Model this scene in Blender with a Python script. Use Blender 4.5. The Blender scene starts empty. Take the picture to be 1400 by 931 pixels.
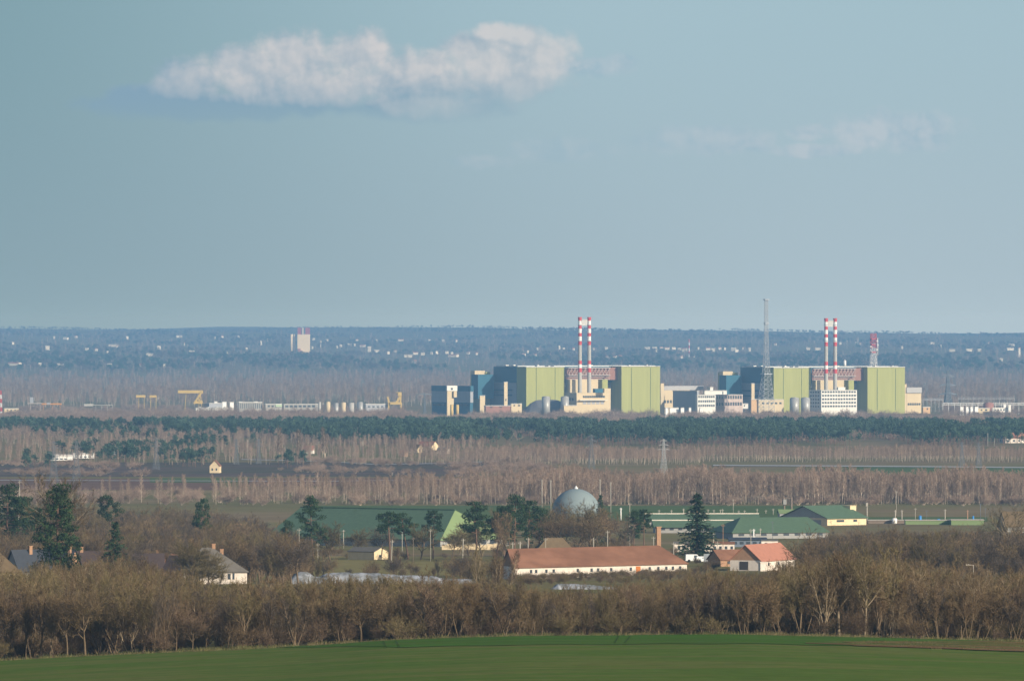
import bpy, math, random
import numpy as np
from mathutils import Vector

# ------------------------------------------------------------------ camera, light, exposure
SC = bpy.context.scene
K = 8.6e-5            # radians per photo pixel (photo is 1400 wide)
YH = 452.0            # eye level in the photo
CZ = 95.0             # camera height
SUN_AZ = 50.0         # degrees to the right of straight behind the camera
SUN_EL = 22.0
HAZE_DENSITY = 4.4e-5
HAZE_COLOR = (0.30, 0.60, 0.97)
EXPOSURE = 0.2

cam_data = bpy.data.cameras.new("camera")
cam_data.sensor_width = 36.0
cam_data.lens = 36.0 / (1400 * K)
cam_data.shift_y = -(465.5 - YH) / 1400.0
cam_data.clip_start = 1.0
cam_data.clip_end = 80000.0
cam = bpy.data.objects.new("camera", cam_data)
cam.location = (0, 0, CZ)
cam.rotation_euler = (math.radians(90), 0, 0)
SC.collection.objects.link(cam)
SC.camera = cam

SC.view_settings.view_transform = 'Standard'
SC.view_settings.look = 'None'
SC.view_settings.exposure = EXPOSURE
SC.view_settings.gamma = 1.0
SC.view_settings.use_curve_mapping = False
SC.render.engine = 'CYCLES'
SC.cycles.use_denoising = True
SC.cycles.max_bounces = 6
SC.cycles.diffuse_bounces = 2
SC.cycles.glossy_bounces = 2
SC.cycles.volume_bounces = 0
SC.cycles.transparent_max_bounces = 8

def lin(c):
    return tuple(((v / 255.0) / 12.92 if v / 255.0 <= 0.04045 else ((v / 255.0 + 0.055) / 1.055) ** 2.4) for v in c)

# --- tiny expression helper for node maths
class E:
    def __init__(s, nt, sock): s.nt, s.s = nt, sock
    def _op(s, op, o=None, o2=None, clamp=False):
        n = s.nt.nodes.new('ShaderNodeMath'); n.operation = op; n.use_clamp = clamp
        for i, v in enumerate((s, o, o2)):
            if v is None: continue
            if isinstance(v, E): s.nt.links.new(v.s, n.inputs[i])
            else: n.inputs[i].default_value = v
        return E(s.nt, n.outputs[0])
    def __add__(s, o): return s._op('ADD', o)
    __radd__ = __add__
    def __sub__(s, o): return s._op('SUBTRACT', o)
    def __rsub__(s, o): return (s * -1.0) + o
    def __mul__(s, o): return s._op('MULTIPLY', o)
    __rmul__ = __mul__
    def __truediv__(s, o): return s._op('DIVIDE', o)
    def max(s, o): return s._op('MAXIMUM', o)
    def min(s, o): return s._op('MINIMUM', o)
    def smax(s, o, k): return s._op('SMOOTH_MAX', o, k)
    def clamp(s): return s._op('ADD', 0.0, clamp=True)
    def smooth(s, a, b):
        n = s.nt.nodes.new('ShaderNodeMapRange'); n.interpolation_type = 'SMOOTHSTEP'
        s.nt.links.new(s.s, n.inputs[0])
        n.inputs[1].default_value = a; n.inputs[2].default_value = b
        return E(s.nt, n.outputs[0])

def mixc(nt, f, a, b):
    n = nt.nodes.new('ShaderNodeMix'); n.data_type = 'RGBA'
    for sock, v in ((n.inputs[0], f), (n.inputs[6], a), (n.inputs[7], b)):
        if isinstance(v, E): nt.links.new(v.s, sock)
        elif hasattr(v, 'is_output'): nt.links.new(v, sock)
        elif isinstance(v, (int, float)): sock.default_value = v
        else: sock.default_value = (*v[:3], 1.0)
    return n.outputs[2]

def noise_at(nt, vec, scale, detail=5.0, rough=0.55, out=0):
    n = nt.nodes.new('ShaderNodeTexNoise')
    n.inputs['Scale'].default_value = scale; n.inputs['Detail'].default_value = detail
    n.inputs['Roughness'].default_value = rough
    if vec is not None: nt.links.new(vec, n.inputs['Vector'])
    return E(nt, n.outputs[out])

# --- world: Nishita sky, with the low part of the sky opposite the sun given its thin haze and clouds
def build_world():
    w = bpy.data.worlds.new("World"); SC.world = w; w.use_nodes = True
    nt = w.node_tree; nt.nodes.clear()
    out = nt.nodes.new('ShaderNodeOutputWorld')
    sky = nt.nodes.new('ShaderNodeTexSky'); sky.sky_type = 'NISHITA'; sky.sun_disc = False
    sky.sun_elevation = math.radians(SUN_EL); sky.sun_rotation = math.radians(180 - SUN_AZ)
    sky.air_density = 1.0; sky.dust_density = 1.2; sky.ozone_density = 1.5
    bg1 = nt.nodes.new('ShaderNodeBackground'); bg1.inputs[1].default_value = 0.10
    nt.links.new(sky.outputs[0], bg1.inputs[0])
    tc = nt.nodes.new('ShaderNodeTexCoord')
    sep = nt.nodes.new('ShaderNodeSeparateXYZ'); nt.links.new(tc.outputs['Generated'], sep.inputs[0])
    X, Y, Z = (E(nt, sep.outputs[i]) for i in range(3))
    Ys = Y.max(0.02)
    u = X / Ys; v = Z / Ys                       # tangents of bearing and elevation
    px = u * (0.01 / K) + 7.0                    # in units of 1.15 degrees / 2.33
    py = v * (-0.01 / K) + YH / 100.0
    comb = nt.nodes.new('ShaderNodeCombineXYZ')
    nt.links.new(px.s, comb.inputs[0]); nt.links.new(py.s, comb.inputs[1])
    P = comb.outputs[0]
    # clear sky colour by bearing and elevation
    top = mixc(nt, px.smooth(-2.0, 9.0), SKY['tl'], SKY['tr'])
    top = mixc(nt, px.smooth(8.0, 16.0), top, SKY['tr'])
    bot = mixc(nt, px.smooth(-2.0, 13.0), SKY['bl'], SKY['br'])
    base = mixc(nt, py.smooth(-0.5, 4.4), top, bot)
    # the haze box hides part of the low sky: the sky behind it is that much brighter, so that haze + sky add up
    path = ((v.max(0.0003)) * (1.0 / 46.0))._op('POWER', -1.0).min(30600.0)
    invT = (path * HAZE_DENSITY)._op('EXPONENT')
    vm = nt.nodes.new('ShaderNodeVectorMath'); vm.operation = 'SCALE'; nt.links.new(base, vm.inputs[0]); nt.links.new(invT.s, vm.inputs['Scale'])
    vs = nt.nodes.new('ShaderNodeVectorMath'); vs.operation = 'SCALE'; vs.inputs[0].default_value = HAZE_GLOW; nt.links.new((invT - 1.0).s, vs.inputs['Scale'])
    vd = nt.nodes.new('ShaderNodeVectorMath'); vd.operation = 'SUBTRACT'; nt.links.new(vm.outputs[0], vd.inputs[0]); nt.links.new(vs.outputs[0], vd.inputs[1])
    vc = nt.nodes.new('ShaderNodeVectorMath'); vc.operation = 'MAXIMUM'; nt.links.new(vd.outputs[0], vc.inputs[0]); base = vc.outputs[0]
    # --- clouds
    def mapped(seed, dx=0.0, dy=0.0, sy=1.0):
        m = nt.nodes.new('ShaderNodeMapping'); m.inputs['Location'].default_value = (seed + dx, seed * .7 + dy * sy, seed); m.inputs['Scale'].default_value = (1, sy, 1)
        nt.links.new(P, m.inputs[0]); return m.outputs[0]
    def cn(seed, scale, detail, dx=0.0, dy=0.0, rough=0.55): return noise_at(nt, mapped(seed, dx, dy), scale, detail, rough)
    def billow(seed, scale, detail, dx=0.0, dy=0.0):
        """heaped rounded puffs: inverted smooth cell distance over a wobbled position"""
        vec = mapped(seed, dx, dy)
        w2 = nt.nodes.new('ShaderNodeTexNoise'); w2.inputs['Scale'].default_value = 2.2; w2.inputs['Detail'].default_value = 4.0; nt.links.new(vec, w2.inputs['Vector'])
        ad = nt.nodes.new('ShaderNodeVectorMath'); ad.operation = 'MULTIPLY_ADD'; nt.links.new(w2.outputs['Color'], ad.inputs[0]); ad.inputs[1].default_value = (.35, .35, .0); nt.links.new(vec, ad.inputs[2])
        n = nt.nodes.new('ShaderNodeTexVoronoi'); n.feature = 'SMOOTH_F1'; n.voronoi_dimensions = '2D'
        n.inputs['Scale'].default_value = scale; n.inputs['Smoothness'].default_value = 0.35
        n.inputs['Detail'].default_value = detail; n.inputs['Roughness'].default_value = 0.45; n.inputs['Lacunarity'].default_value = 2.3
        n.normalize = True
        nt.links.new(ad.outputs[0], n.inputs['Vector'])
        return 1.0 - E(nt, n.outputs['Distance'])
    def field(blobs, k=0.25):
        f = None
        for cx, cy, rx, ry in blobs:
            a = (px - cx / 100.) * (100. / rx); b = (py - cy / 100.) * (100. / ry)
            g = (a * a + b * b) * -1.0 + 1.0
            f = g if f is None else f.smax(g, k)
        return f
    H0, H1 = billow(7.7, 2.3, 3.0), billow(7.7, 2.3, 3.0, 0.05, -0.06)
    nE = cn(3.1, 2.6, 8.0, rough=0.62)
    edge = (H0 - 0.62) * 1.3 + (nE - 0.5) * 1.5
    big = field([(400, 108, 140, 44), (398, 74, 54, 38), (335, 92, 62, 34), (492, 74, 52, 38), (262, 108, 70, 30), (210, 130, 66, 19),
                 (590, 108, 110, 44), (690, 92, 100, 52), (742, 82, 56, 40), (300, 145, 190, 21), (590, 146, 110, 22), (684, 46, 40, 18), (722, 52, 40, 22), (650, 66, 50, 26)], 0.25)
    bright = field([(392, 84, 92, 56), (330, 102, 70, 40), (492, 78, 56, 48), (430, 120, 120, 26), (690, 40, 50, 15), (728, 50, 36, 14), (764, 84, 48, 40), (660, 90, 60, 30)], 0.4).smax(field([(716, 120, 44, 30), (585, 148, 80, 20), (575, 96, 70, 40), (250, 112, 60, 26)], 0.3) - 0.45, 0.3)
    wisp = field([(848, 88, 30, 18), (810, 92, 60, 16)], 0.2)
    faint = field([(1225, 180, 110, 34), (1105, 182, 40, 14), (1110, 206, 80, 12), (960, 192, 130, 24), (765, 205, 90, 20), (660, 222, 60, 12)], 0.25)
    low = py.smooth(0.9, 1.55)
    a_big = (big + edge + low * 0.22 + 0.05).smooth(-0.15, 1.0)
    G0, G1 = billow(4.4, 1.25, 2.0), billow(4.4, 1.25, 2.0, 0.11, -0.12)
    relief = ((H0 - H1) * 3.6).max(-0.34).min(0.34) * 0.5 + ((G0 - G1) * 2.6).max(-0.4).min(0.4)
    lit = ((bright + edge * 0.75).smooth(-0.75, 1.15) * 0.56 + relief * (0.52 - low * 0.30) + 0.15 - low * 0.34 + (px.smooth(4.2, 6.4) * 0.24)).clamp() * (1.0 - px.smooth(3.1, 1.7) * 0.5)
    ccol = mixc(nt, lit, CLOUD['dark'], CLOUD['lit'])
    a_all = a_big * (px.smooth(5.0, 8.2) * -0.22 + 0.93) * (py.smooth(1.25, 1.75) * -0.5 + 1.0) * (px.smooth(5.2, 6.0) * py.smooth(1.0, 1.5) * -0.35 + 1.0)
    col = mixc(nt, a_all.clamp(), base, ccol)
    a_w = (wisp + edge * 0.8).smooth(0.0, 1.0) * 0.45
    a_f = (faint + edge * 0.9).smooth(0.0, 1.0) * (px.smooth(7.5, 11.5) * 0.30 + 0.22)
    f_col = mixc(nt, (relief * 1.1 + 0.40 + px.smooth(10.2, 11.2) * 0.25).clamp(), CLOUD['fdark'], CLOUD['flit'])
    col = mixc(nt, a_w.max(a_f).clamp(), col, f_col)
    bg2 = nt.nodes.new('ShaderNodeBackground'); bg2.inputs[1].default_value = 1.0
    bg2.inputs[1].default_value = 2.0 ** -EXPOSURE
    nt.links.new(col, bg2.inputs[0])
    # this low band fades into the open Nishita sky above and to the sides
    m = v.smooth(0.22, 0.09) * Y.smooth(0.80, 0.97)
    ms = nt.nodes.new('ShaderNodeMixShader')
    nt.links.new(m.s, ms.inputs[0]); nt.links.new(bg1.outputs[0], ms.inputs[1]); nt.links.new(bg2.outputs[0], ms.inputs[2])
    nt.links.new(ms.outputs[0], out.inputs[0])

SKY = dict(tl=lin((126, 159, 170)), tr=lin((163, 190, 201)), bl=lin((134, 161, 173)), br=lin((167, 187, 198)))
HAZE_GLOW = (0.128, 0.307, 0.506)     # colour the haze reaches over a very long way
CLOUD = dict(dark=lin((134, 164, 184)), lit=lin((213, 209, 208)), cap=lin((216, 213, 212)), fdark=lin((152, 180, 197)), flit=lin((198, 203, 209)))
build_world()

sun_data = bpy.data.lights.new("sun", 'SUN')
sun_data.energy = 5.0; sun_data.angle = math.radians(0.5); sun_data.color = (1.0, 0.90, 0.74)
sun = bpy.data.objects.new("sun", sun_data)
_az, _el = math.radians(SUN_AZ), math.radians(SUN_EL)
SUN_DIR = Vector((math.sin(_az) * math.cos(_el), -math.cos(_az) * math.cos(_el), math.sin(_el)))
sun.rotation_euler = SUN_DIR.to_track_quat('Z', 'Y').to_euler()
sun.location = (200, -200, 300)
SC.collection.objects.link(sun)

# ------------------------------------------------------------------ helpers
COL = SC.collection
ORG = {}
def tag(o, label=None, cat=None, group=None, kind=None):
    if label: o['label'] = label
    if cat: o['category'] = cat
    if group: o['group'] = group
    if kind: o['kind'] = kind
    return o
def thing(name, label, cat, loc, group=None):
    o = bpy.data.objects.new(name, None); COL.objects.link(o)
    o.location = loc; o.empty_display_size = 0.5
    ORG[o.name] = Vector(loc)
    return tag(o, label, cat, group)

class MB:
    def __init__(s): s.v, s.f, s.m, s.sm = [], [], [], []
    def poly(s, pts, mi=0):
        b = len(s.v); s.v += [tuple(p) for p in pts]; s.f.append(tuple(range(b, b + len(pts)))); s.m.append(mi); s.sm.append(False)
    def hull8(s, lo, hi, mi=0):      # lo, hi: four corners each, counter-clockwise from above
        b = len(s.v); s.v += [tuple(p) for p in lo] + [tuple(p) for p in hi]
        for f in ((3, 2, 1, 0), (4, 5, 6, 7), (0, 1, 5, 4), (1, 2, 6, 5), (2, 3, 7, 6), (3, 0, 4, 7)):
            s.f.append(tuple(b + i for i in f)); s.m.append(mi); s.sm.append(False)
    def box(s, cx, cy, z0, z1, sx, sy, yaw=0.0, mi=0):
        c, n = math.cos(yaw), math.sin(yaw); lo = []; hi = []
        for a, d in ((-1, -1), (1, -1), (1, 1), (-1, 1)):
            x = a * sx / 2; y = d * sy / 2
            q = (cx + x * c - y * n, cy + x * n + y * c)
            lo.append((*q, z0)); hi.append((*q, z1))
        s.hull8(lo, hi, mi)
    def tube(s, p0, p1, r0, r1, n=6, mi=0, cap=True, smooth=True):
        p0, p1 = Vector(p0), Vector(p1); d = p1 - p0
        if d.length < 1e-6: return
        d.normalize()
        a = d.orthogonal().normalized(); c = d.cross(a); b = len(s.v)
        for p, r in ((p0, r0), (p1, r1)):
            for i in range(n):
                t = 2 * math.pi * i / n
                s.v.append(tuple(p + a * (math.cos(t) * r) + c * (math.sin(t) * r)))
        for i in range(n):
            j = (i + 1) % n
            s.f.append((b + i, b + j, b + n + j, b + n + i)); s.m.append(mi); s.sm.append(smooth)
        if cap:
            s.f.append(tuple(b + n + i for i in range(n))); s.m.append(mi); s.sm.append(False)
            s.f.append(tuple(b + i for i in reversed(range(n)))); s.m.append(mi); s.sm.append(False)
    def bar(s, p0, p1, w, mi=0): s.tube(p0, p1, w / 2, w / 2, 4, mi, True, False)
    def mesh(s, name, mats, off=(0, 0, 0)):
        me = bpy.data.meshes.new(name)
        ox, oy, oz = off
        me.from_pydata([(x - ox, y - oy, z - oz) for x, y, z in s.v], [], s.f)
        for m in (mats if isinstance(mats, (list, tuple)) else [mats]): me.materials.append(m)
        me.polygons.foreach_set('material_index', s.m)
        me.polygons.foreach_set('use_smooth', s.sm)
        me.update(); return me
    def build(s, name, mats, parent=None, loc=None):
        off = ORG[parent.name] if parent is not None else Vector(loc if loc is not None else (0, 0, 0))
        o = bpy.data.objects.new(name, s.mesh(name, mats, off)); COL.objects.link(o)
        if parent is not None: o.parent = parent
        else: o.location = off
        ORG[o.name] = off
        return o
def single(name, mb, mats, label, cat, loc, group=None):
    return tag(mb.build(name, mats, None, loc), label, cat, group)

# --- materials
MATS = {}
def mat(name, col, rough=0.85, var=0.18, scale=0.35, col2=None, mix_scale=None, bump=0.0, metal=0.0, stretch=None, rnd=0.0, spec=0.3, coords='Object'):
    if name in MATS: return MATS[name]
    m = bpy.data.materials.new(name); m.use_nodes = True; nt = m.node_tree
    b = nt.nodes['Principled BSDF']
    b.inputs['Roughness'].default_value = rough; b.inputs['Metallic'].default_value = metal
    b.inputs['Specular IOR Level'].default_value = 0.0 if rough >= 0.9 else spec
    tc = nt.nodes.new('ShaderNodeTexCoord'); vec = tc.outputs['Object']
    if coords == 'World':
        g = nt.nodes.new('ShaderNodeNewGeometry'); vec = g.outputs['Position']
    if stretch:
        mp = nt.nodes.new('ShaderNodeMapping'); mp.inputs['Scale'].default_value = stretch
        nt.links.new(vec, mp.inputs[0]); vec = mp.outputs[0]
    n = noise_at(nt, vec, scale, 5.0, 0.6)
    c = col
    if col2 is not None:
        n2 = noise_at(nt, vec, mix_scale or scale * 0.3, 4.0, 0.6)
        c = mixc(nt, n2.smooth(0.38, 0.62), col, col2)
    k = (n - 0.5) * (4.0 * var) + 1.0
    if rnd:
        oi = nt.nodes.new('ShaderNodeObjectInfo'); r = E(nt, oi.outputs['Random'])
        k = k * (r * (2 * rnd) + (1.0 - rnd))
    vm = nt.nodes.new('ShaderNodeVectorMath'); vm.operation = 'SCALE'
    if hasattr(c, 'is_output'): nt.links.new(c, vm.inputs[0])
    else: vm.inputs[0].default_value = c[:3]
    nt.links.new(k.max(0.05).s, vm.inputs['Scale'])
    nt.links.new(vm.outputs[0], b.inputs['Base Color'])
    if bump:
        bp = nt.nodes.new('ShaderNodeBump'); bp.inputs['Strength'].default_value = bump; bp.inputs['Distance'].default_value = 0.3
        nt.links.new(n.s, bp.inputs['Height']); nt.links.new(bp.outputs[0], b.inputs['Normal'])
    MATS[name] = m
    return m

# ------------------------------------------------------------------ terrain
CREST_X = [-700, 0, 150, 300, 430, 530, 700, 1000, 1200, 1400, 2100]
CREST_Y = [925, 905, 897, 890, 884, 877, 871, 869, 873, 879, 892]
PROF_Y = [1000, 1300, 1500, 1700, 2000, 2500, 2800, 3000, 3300, 3500, 4000, 5000, 6000, 7500, 9000, 12000, 14000, 16000, 18000, 20000, 22000, 24000, 26000, 28000, 30500]
PROF_Z = [-36, -44, -47.5, -50.8, -58.5, -65, -69.5, -70.6, -71.8, -72.4, -74, -76, -78.2, -84.5, -93, -94, -94, -92, -75, -62, -48, -30, -10, 2, 4]
def zg(X, Y):
    """ground height (relative to the eye) at X, Y; numpy-friendly scalars"""
    if Y >= 1000:
        z = float(np.interp(Y, PROF_Y, PROF_Z))
    else:
        z = -36.0
    if Y < 1300:
        px = 700 + X / (K * 1000)
        cz = -(float(np.interp(px, CREST_X, CREST_Y)) - YH) * K * 1000
        if Y <= 1000:
            if Y >= 600: z = cz + (1000 - Y) * 0.0145
            else: z = float(np.interp(Y, [-400, 0, 100, 300, 600], [-4, -2.5, -11, -22, cz + 5.8]))
        else:
            t = (Y - 1000) / 300.0; t = t * t * (3 - 2 * t)
            z = z + (cz + 36.0) * (1 - t)
    if 1700 < Y < 2700:
        z += 1.3 * min(1, max(0, (700 + X / (K * Y) - 700) / 240)) * min(1, (Y - 1700) / 200, (2700 - Y) / 300)
    if Y > 17000:
        t = min(1, (Y - 17000) / 9000.0); px = 700 + X / (K * Y)
        z += t * (6.0 * math.sin(px / 210 + Y / 2600) + 4.0 * math.sin(px / 87 + 1.3 + Y / 900) + 2.0 * math.sin(px / 31 + Y / 500) + (5.0 - px * 0.0115))
    return z + CZ
def XY(px, Y): return ((px - 700) * K * Y, Y)
def G(px, Y):
    x, y = XY(px, Y); return Vector((x, y, zg(x, y)))
def ZP(py, Y): return CZ + (YH - py) * K * Y
def PT(px, py, Y): return Vector(((px - 700) * K * Y, Y, ZP(py, Y)))
def ground_py(px, Y): 
    x, y = XY(px, Y); return YH - (zg(x, y) - CZ) / (K * Y)
def Yof(px, py):
    """depth at which the ground is seen at px, py"""
    lo, hi = 700.0, 28000.0
    for _ in range(50):
        m = (lo + hi) / 2
        if ground_py(px, m) > py: lo = m
        else: hi = m
    return (lo + hi) / 2
def GP(px, py): return G(px, Yof(px, py))

def build_ground():
    rows = [-400, -200, 0, 50, 100, 200, 300, 450] + list(range(600, 1000, 25)) + list(range(1000, 1300, 20)) + list(range(1300, 2000, 50)) \
        + list(range(2000, 5000, 125)) + list(range(5000, 17000, 500)) + list(range(17000, 30600, 225))
    pxs = [None] + list(range(-2000, 3401, 50)) + [None]
    V, F = [], []
    for Y in rows:
        Ye = max(Y, 600)
        for j, p in enumerate(pxs):
            X = (-7000 if j == 0 else 7000) if p is None else (p - 700) * K * Ye
            Xe = max(min(X, 3000 * K * Ye), -3000 * K * Ye)
            V.append((X, Y, zg(Xe, Y)))
    n = len(pxs)
    for i in range(len(rows) - 1):
        for j in range(n - 1):
            a = i * n + j; F.append((a, a + 1, a + n + 1, a + n))
    me = bpy.data.meshes.new("ground"); me.from_pydata(V, [], F); me.update()
    me.polygons.foreach_set('use_smooth', [True] * len(F))
    me.materials.append(M_GROUND)
    o = bpy.data.objects.new("ground", me); COL.objects.link(o); tag(o, kind='structure')
def sheet(name, outline, off, m, nx=24, ny=6):
    """a ground sheet: outline = (px_left, px_right, Y0, Y1) or a list of (Y, px_left, px_right)"""
    if len(outline) == 4 and not isinstance(outline[0], (tuple, list)):
        a, b, y0, y1 = outline
        outline = [(y0 + (y1 - y0) * i / ny, a, b) for i in range(ny + 1)]
    V, F = [], []
    for Y, a, b in outline:
        for j in range(nx + 1):
            p = G(a + (b - a) * j / nx, Y); V.append((p.x, p.y, p.z + off))
    for i in range(len(outline) - 1):
        for j in range(nx):
            a = i * (nx + 1) + j; F.append((a, a + 1, a + nx + 2, a + nx + 1))
    me = bpy.data.meshes.new(name); me.from_pydata(V, [], F); me.update(); me.materials.append(m)
    me.polygons.foreach_set('use_smooth', [True] * len(F))
    o = bpy.data.objects.new(name, me); COL.objects.link(o); return tag(o, kind='structure')
def ribbon(name, pts, wid, off, m):
    """a road along (px, py) ground points, width in metres (across Y)"""
    V, F = [], []
    dense = []
    for (a, b), (c, d) in zip(pts, pts[1:]):
        for i in range(8): dense.append((a + (c - a) * i / 8, b + (d - b) * i / 8))
    dense.append(pts[-1])
    for px, py in dense:
        Y = Yof(px, py)
        for s in (-.5, .5):
            q = G(px, Y + s * wid); V.append((q.x, q.y, q.z + off))
    for i in range(len(dense) - 1):
        a = 2 * i; F.append((a, a + 2, a + 3, a + 1))
    me = bpy.data.meshes.new(name); me.from_pydata(V, [], F); me.update(); me.materials.append(m)
    o = bpy.data.objects.new(name, me); COL.objects.link(o); return tag(o, kind='structure')

M_GROUND = mat('dry_ground', (0.20, 0.150, 0.085), 0.95, 0.2, 0.02, col2=(0.155, 0.14, 0.06), mix_scale=0.006, coords='World')
M_FIELD = mat('winter_wheat', (0.078, 0.126, 0.024), 0.9, 0.34, 1.3, col2=(0.112, 0.130, 0.036), mix_scale=0.12, stretch=(0.30, 1, 1), coords='World')
M_STRIP = mat('young_crop', (0.056, 0.120, 0.020), 0.9, 0.28, 0.4, col2=(0.066, 0.108, 0.024), mix_scale=0.12, stretch=(0.2, 1, 1), coords='World')
M_EARTH = mat('bare_earth', (0.17, 0.095, 0.052), 0.95, 0.3, 0.5, col2=(0.085, 0.10, 0.028), mix_scale=0.10, stretch=(0.35, 1, 1), coords='World')
M_PLOUGH = mat('ploughed_soil', (0.15, 0.095, 0.07), 0.95, 0.2, 0.05, coords='World')
M_GREENF = mat('far_green_field', (0.088, 0.125, 0.048), 0.9, 0.15, 0.05, coords='World')
M_GRASS = mat('yard_grass', (0.20, 0.17, 0.07), 0.95, 0.25, 0.15, coords='World')
M_ROAD = mat('pale_road', (0.34, 0.33, 0.31), 0.8, 0.08, 0.1, coords='World')
M_TRACK = mat('wheel_track', (0.045, 0.06, 0.025), 0.95, 0.2, 0.5, coords='World')
build_ground()
sheet('field', [(Y, -500, 1900) for Y in list(range(650, 1001, 25)) + [1012]], 0.05, M_FIELD, 96)
def crop_strip():
    V, F = [], []; cols = list(range(380, 1901, 16))
    for px in cols:
        y0 = float(np.interp(px, [380, 560, 700, 1100, 1900], [1006, 964, 957, 956, 950])) + 1.5 * math.sin(px / 23)
        for k in range(7):
            p = G(px, y0 + (1012 - y0) * k / 6); V.append((p.x, p.y, p.z + .1))
    for i in range(len(cols) - 1):
        for k in range(6): a = i * 7 + k; F.append((a, a + 7, a + 8, a + 1))
    me = bpy.data.meshes.new('crop_strip'); me.from_pydata(V, [], F); me.update(); me.materials.append(M_STRIP)
    o = bpy.data.objects.new('crop_strip', me); COL.objects.link(o); tag(o, kind='structure')
crop_strip()
_r = random.Random(8)
sheet('earth_strip', [(Y, 1400 - a + _r.uniform(-28, 28), 1900) for Y, a in ((949, 50), (952, 120), (955, 210), (958, 250), (962, 275), (966, 285), (970, 265), (975, 235), (980, 200), (985, 165), (990, 130), (996, 85), (1002, 30))], 0.15, M_EARTH, 24)
for p0, p1 in ((526, 524), (544, 541), (838, 846), (852, 862)):
    sheet('tractor_track', [(962, p0 + 2, p0 + 2.9), (980, (p0 + p1) / 2 + 1, (p0 + p1) / 2 + 1.9), (1000, p1, p1 + .9)], 0.155, M_TRACK, 2)
# ------------------------------------------------------------------ the power station
TH = math.radians(30)
AX = Vector((math.cos(TH), math.sin(TH), 0)); BX = Vector((-math.sin(TH), math.cos(TH), 0))
M_GREENW = mat('green_cladding', (0.345, 0.345, 0.105), 0.75, 0.10, 0.25, stretch=(1, 1, 0.06))
M_GREENW2 = mat('dark_seam', (0.14, 0.18, 0.07), 0.7)
M_CREAM = mat('cream_wall', (0.62, 0.49, 0.30), 0.8, 0.06, 0.06)
M_CREAM2 = mat('orange_cream_wall', (0.58, 0.37, 0.19), 0.8, 0.06, 0.06)
M_WHITE = mat('white_wall', (0.74, 0.70, 0.62), 0.75, 0.06, 0.1)
M_GREYB = mat('grey_band', (0.42, 0.40, 0.38), 0.8, 0.08, 0.08)
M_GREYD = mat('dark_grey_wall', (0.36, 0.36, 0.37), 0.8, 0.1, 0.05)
M_SHADE_TEAL = mat('shade_teal_wall', (0.025, 0.11, 0.16), 0.7, 0.1, 0.05)  # blue of the shaded walls put into their colour
M_ROOFG = mat('pale_flat_roof', (0.62, 0.60, 0.54), 0.85, 0.08, 0.05)
M_RUST = mat('rust_wall', (0.30, 0.15, 0.11), 0.8, 0.12, 0.08)
M_STEEL = mat('painted_steel', (0.42, 0.36, 0.32), 0.6, 0.1, 0.1)
M_GLASSD = mat('dark_window', (0.05, 0.06, 0.07), 0.25, 0.1, 0.2, spec=0.5)
M_CONC = mat('concrete', (0.44, 0.41, 0.36), 0.85, 0.08, 0.1)
M_RED = mat('signal_red', (0.55, 0.05, 0.045), 0.6, 0.06, 0.1)
M_PAINTW = mat('signal_white', (0.80, 0.77, 0.72), 0.6, 0.05, 0.1)
M_TANK = mat('silver_tank', (0.40, 0.385, 0.35), 0.45, 0.06, 0.1, metal=0.2)
M_YEL = mat('yellow_paint', (0.60, 0.42, 0.14), 0.55, 0.08, 0.1)
M_ORANGE = mat('orange_paint', (0.55, 0.25, 0.06), 0.6, 0.1, 0.1)
M_MAST = mat('galvanised_steel', (0.40, 0.40, 0.40), 0.5, 0.08, 0.2)
M_MASTD = mat('dark_lattice_steel', (0.14, 0.15, 0.16), 0.6, 0.08, 0.2)
M_HEAP = mat('grey_heap', (0.14, 0.135, 0.14), 0.95, 0.15, 0.05)

def pblk(mb, xe, Y, wf, wl, yt, yb=None, mi=0, depth=None, th=TH):
    """block whose near vertical edge stands at photo x = xe, front wf px wide, left flank wl px wide"""
    a = Vector((math.cos(th), math.sin(th), 0)); b = Vector((-math.sin(th), math.cos(th), 0))
    s = K * Y; W = wf * s / math.cos(th); D = depth if depth else wl * s / math.sin(th)
    e = Vector(((xe - 700) * s, Y, 0)); z1 = ZP(yt, Y)
    z0 = (zg(e.x, Y) - 1.0) if yb is None else ZP(yb, Y)
    lo = [e, e + a * W, e + a * W + b * D, e + b * D]
    mb.hull8([(p.x, p.y, z0) for p in lo], [(p.x, p.y, z1) for p in lo], mi)
    return e, W, D, z0, z1
def front_rects(mb, xe, Y, rects, th=TH, proud=0.25, mi=0):
    """thin panels standing proud on the front plane through the edge at xe; rects in photo px (x0, x1, y0, y1)"""
    a = Vector((math.cos(th), math.sin(th), 0)); nrm = Vector((math.sin(th), -math.cos(th), 0)); s = K * Y
    e = Vector(((xe - 700) * s, Y, 0))
    for x0, x1, y0, y1 in rects:
        p = e + a * ((x0 - xe) * s / math.cos(th)); q = e + a * ((x1 - xe) * s / math.cos(th))
        b = nrm * proud; c = nrm * -0.5
        lo = [p + b, q + b, q + c, p + c]; z0, z1 = ZP(y1, Y), ZP(y0, Y)
        mb.hull8([(v.x, v.y, z0) for v in lo], [(v.x, v.y, z1) for v in lo], mi)
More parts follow.
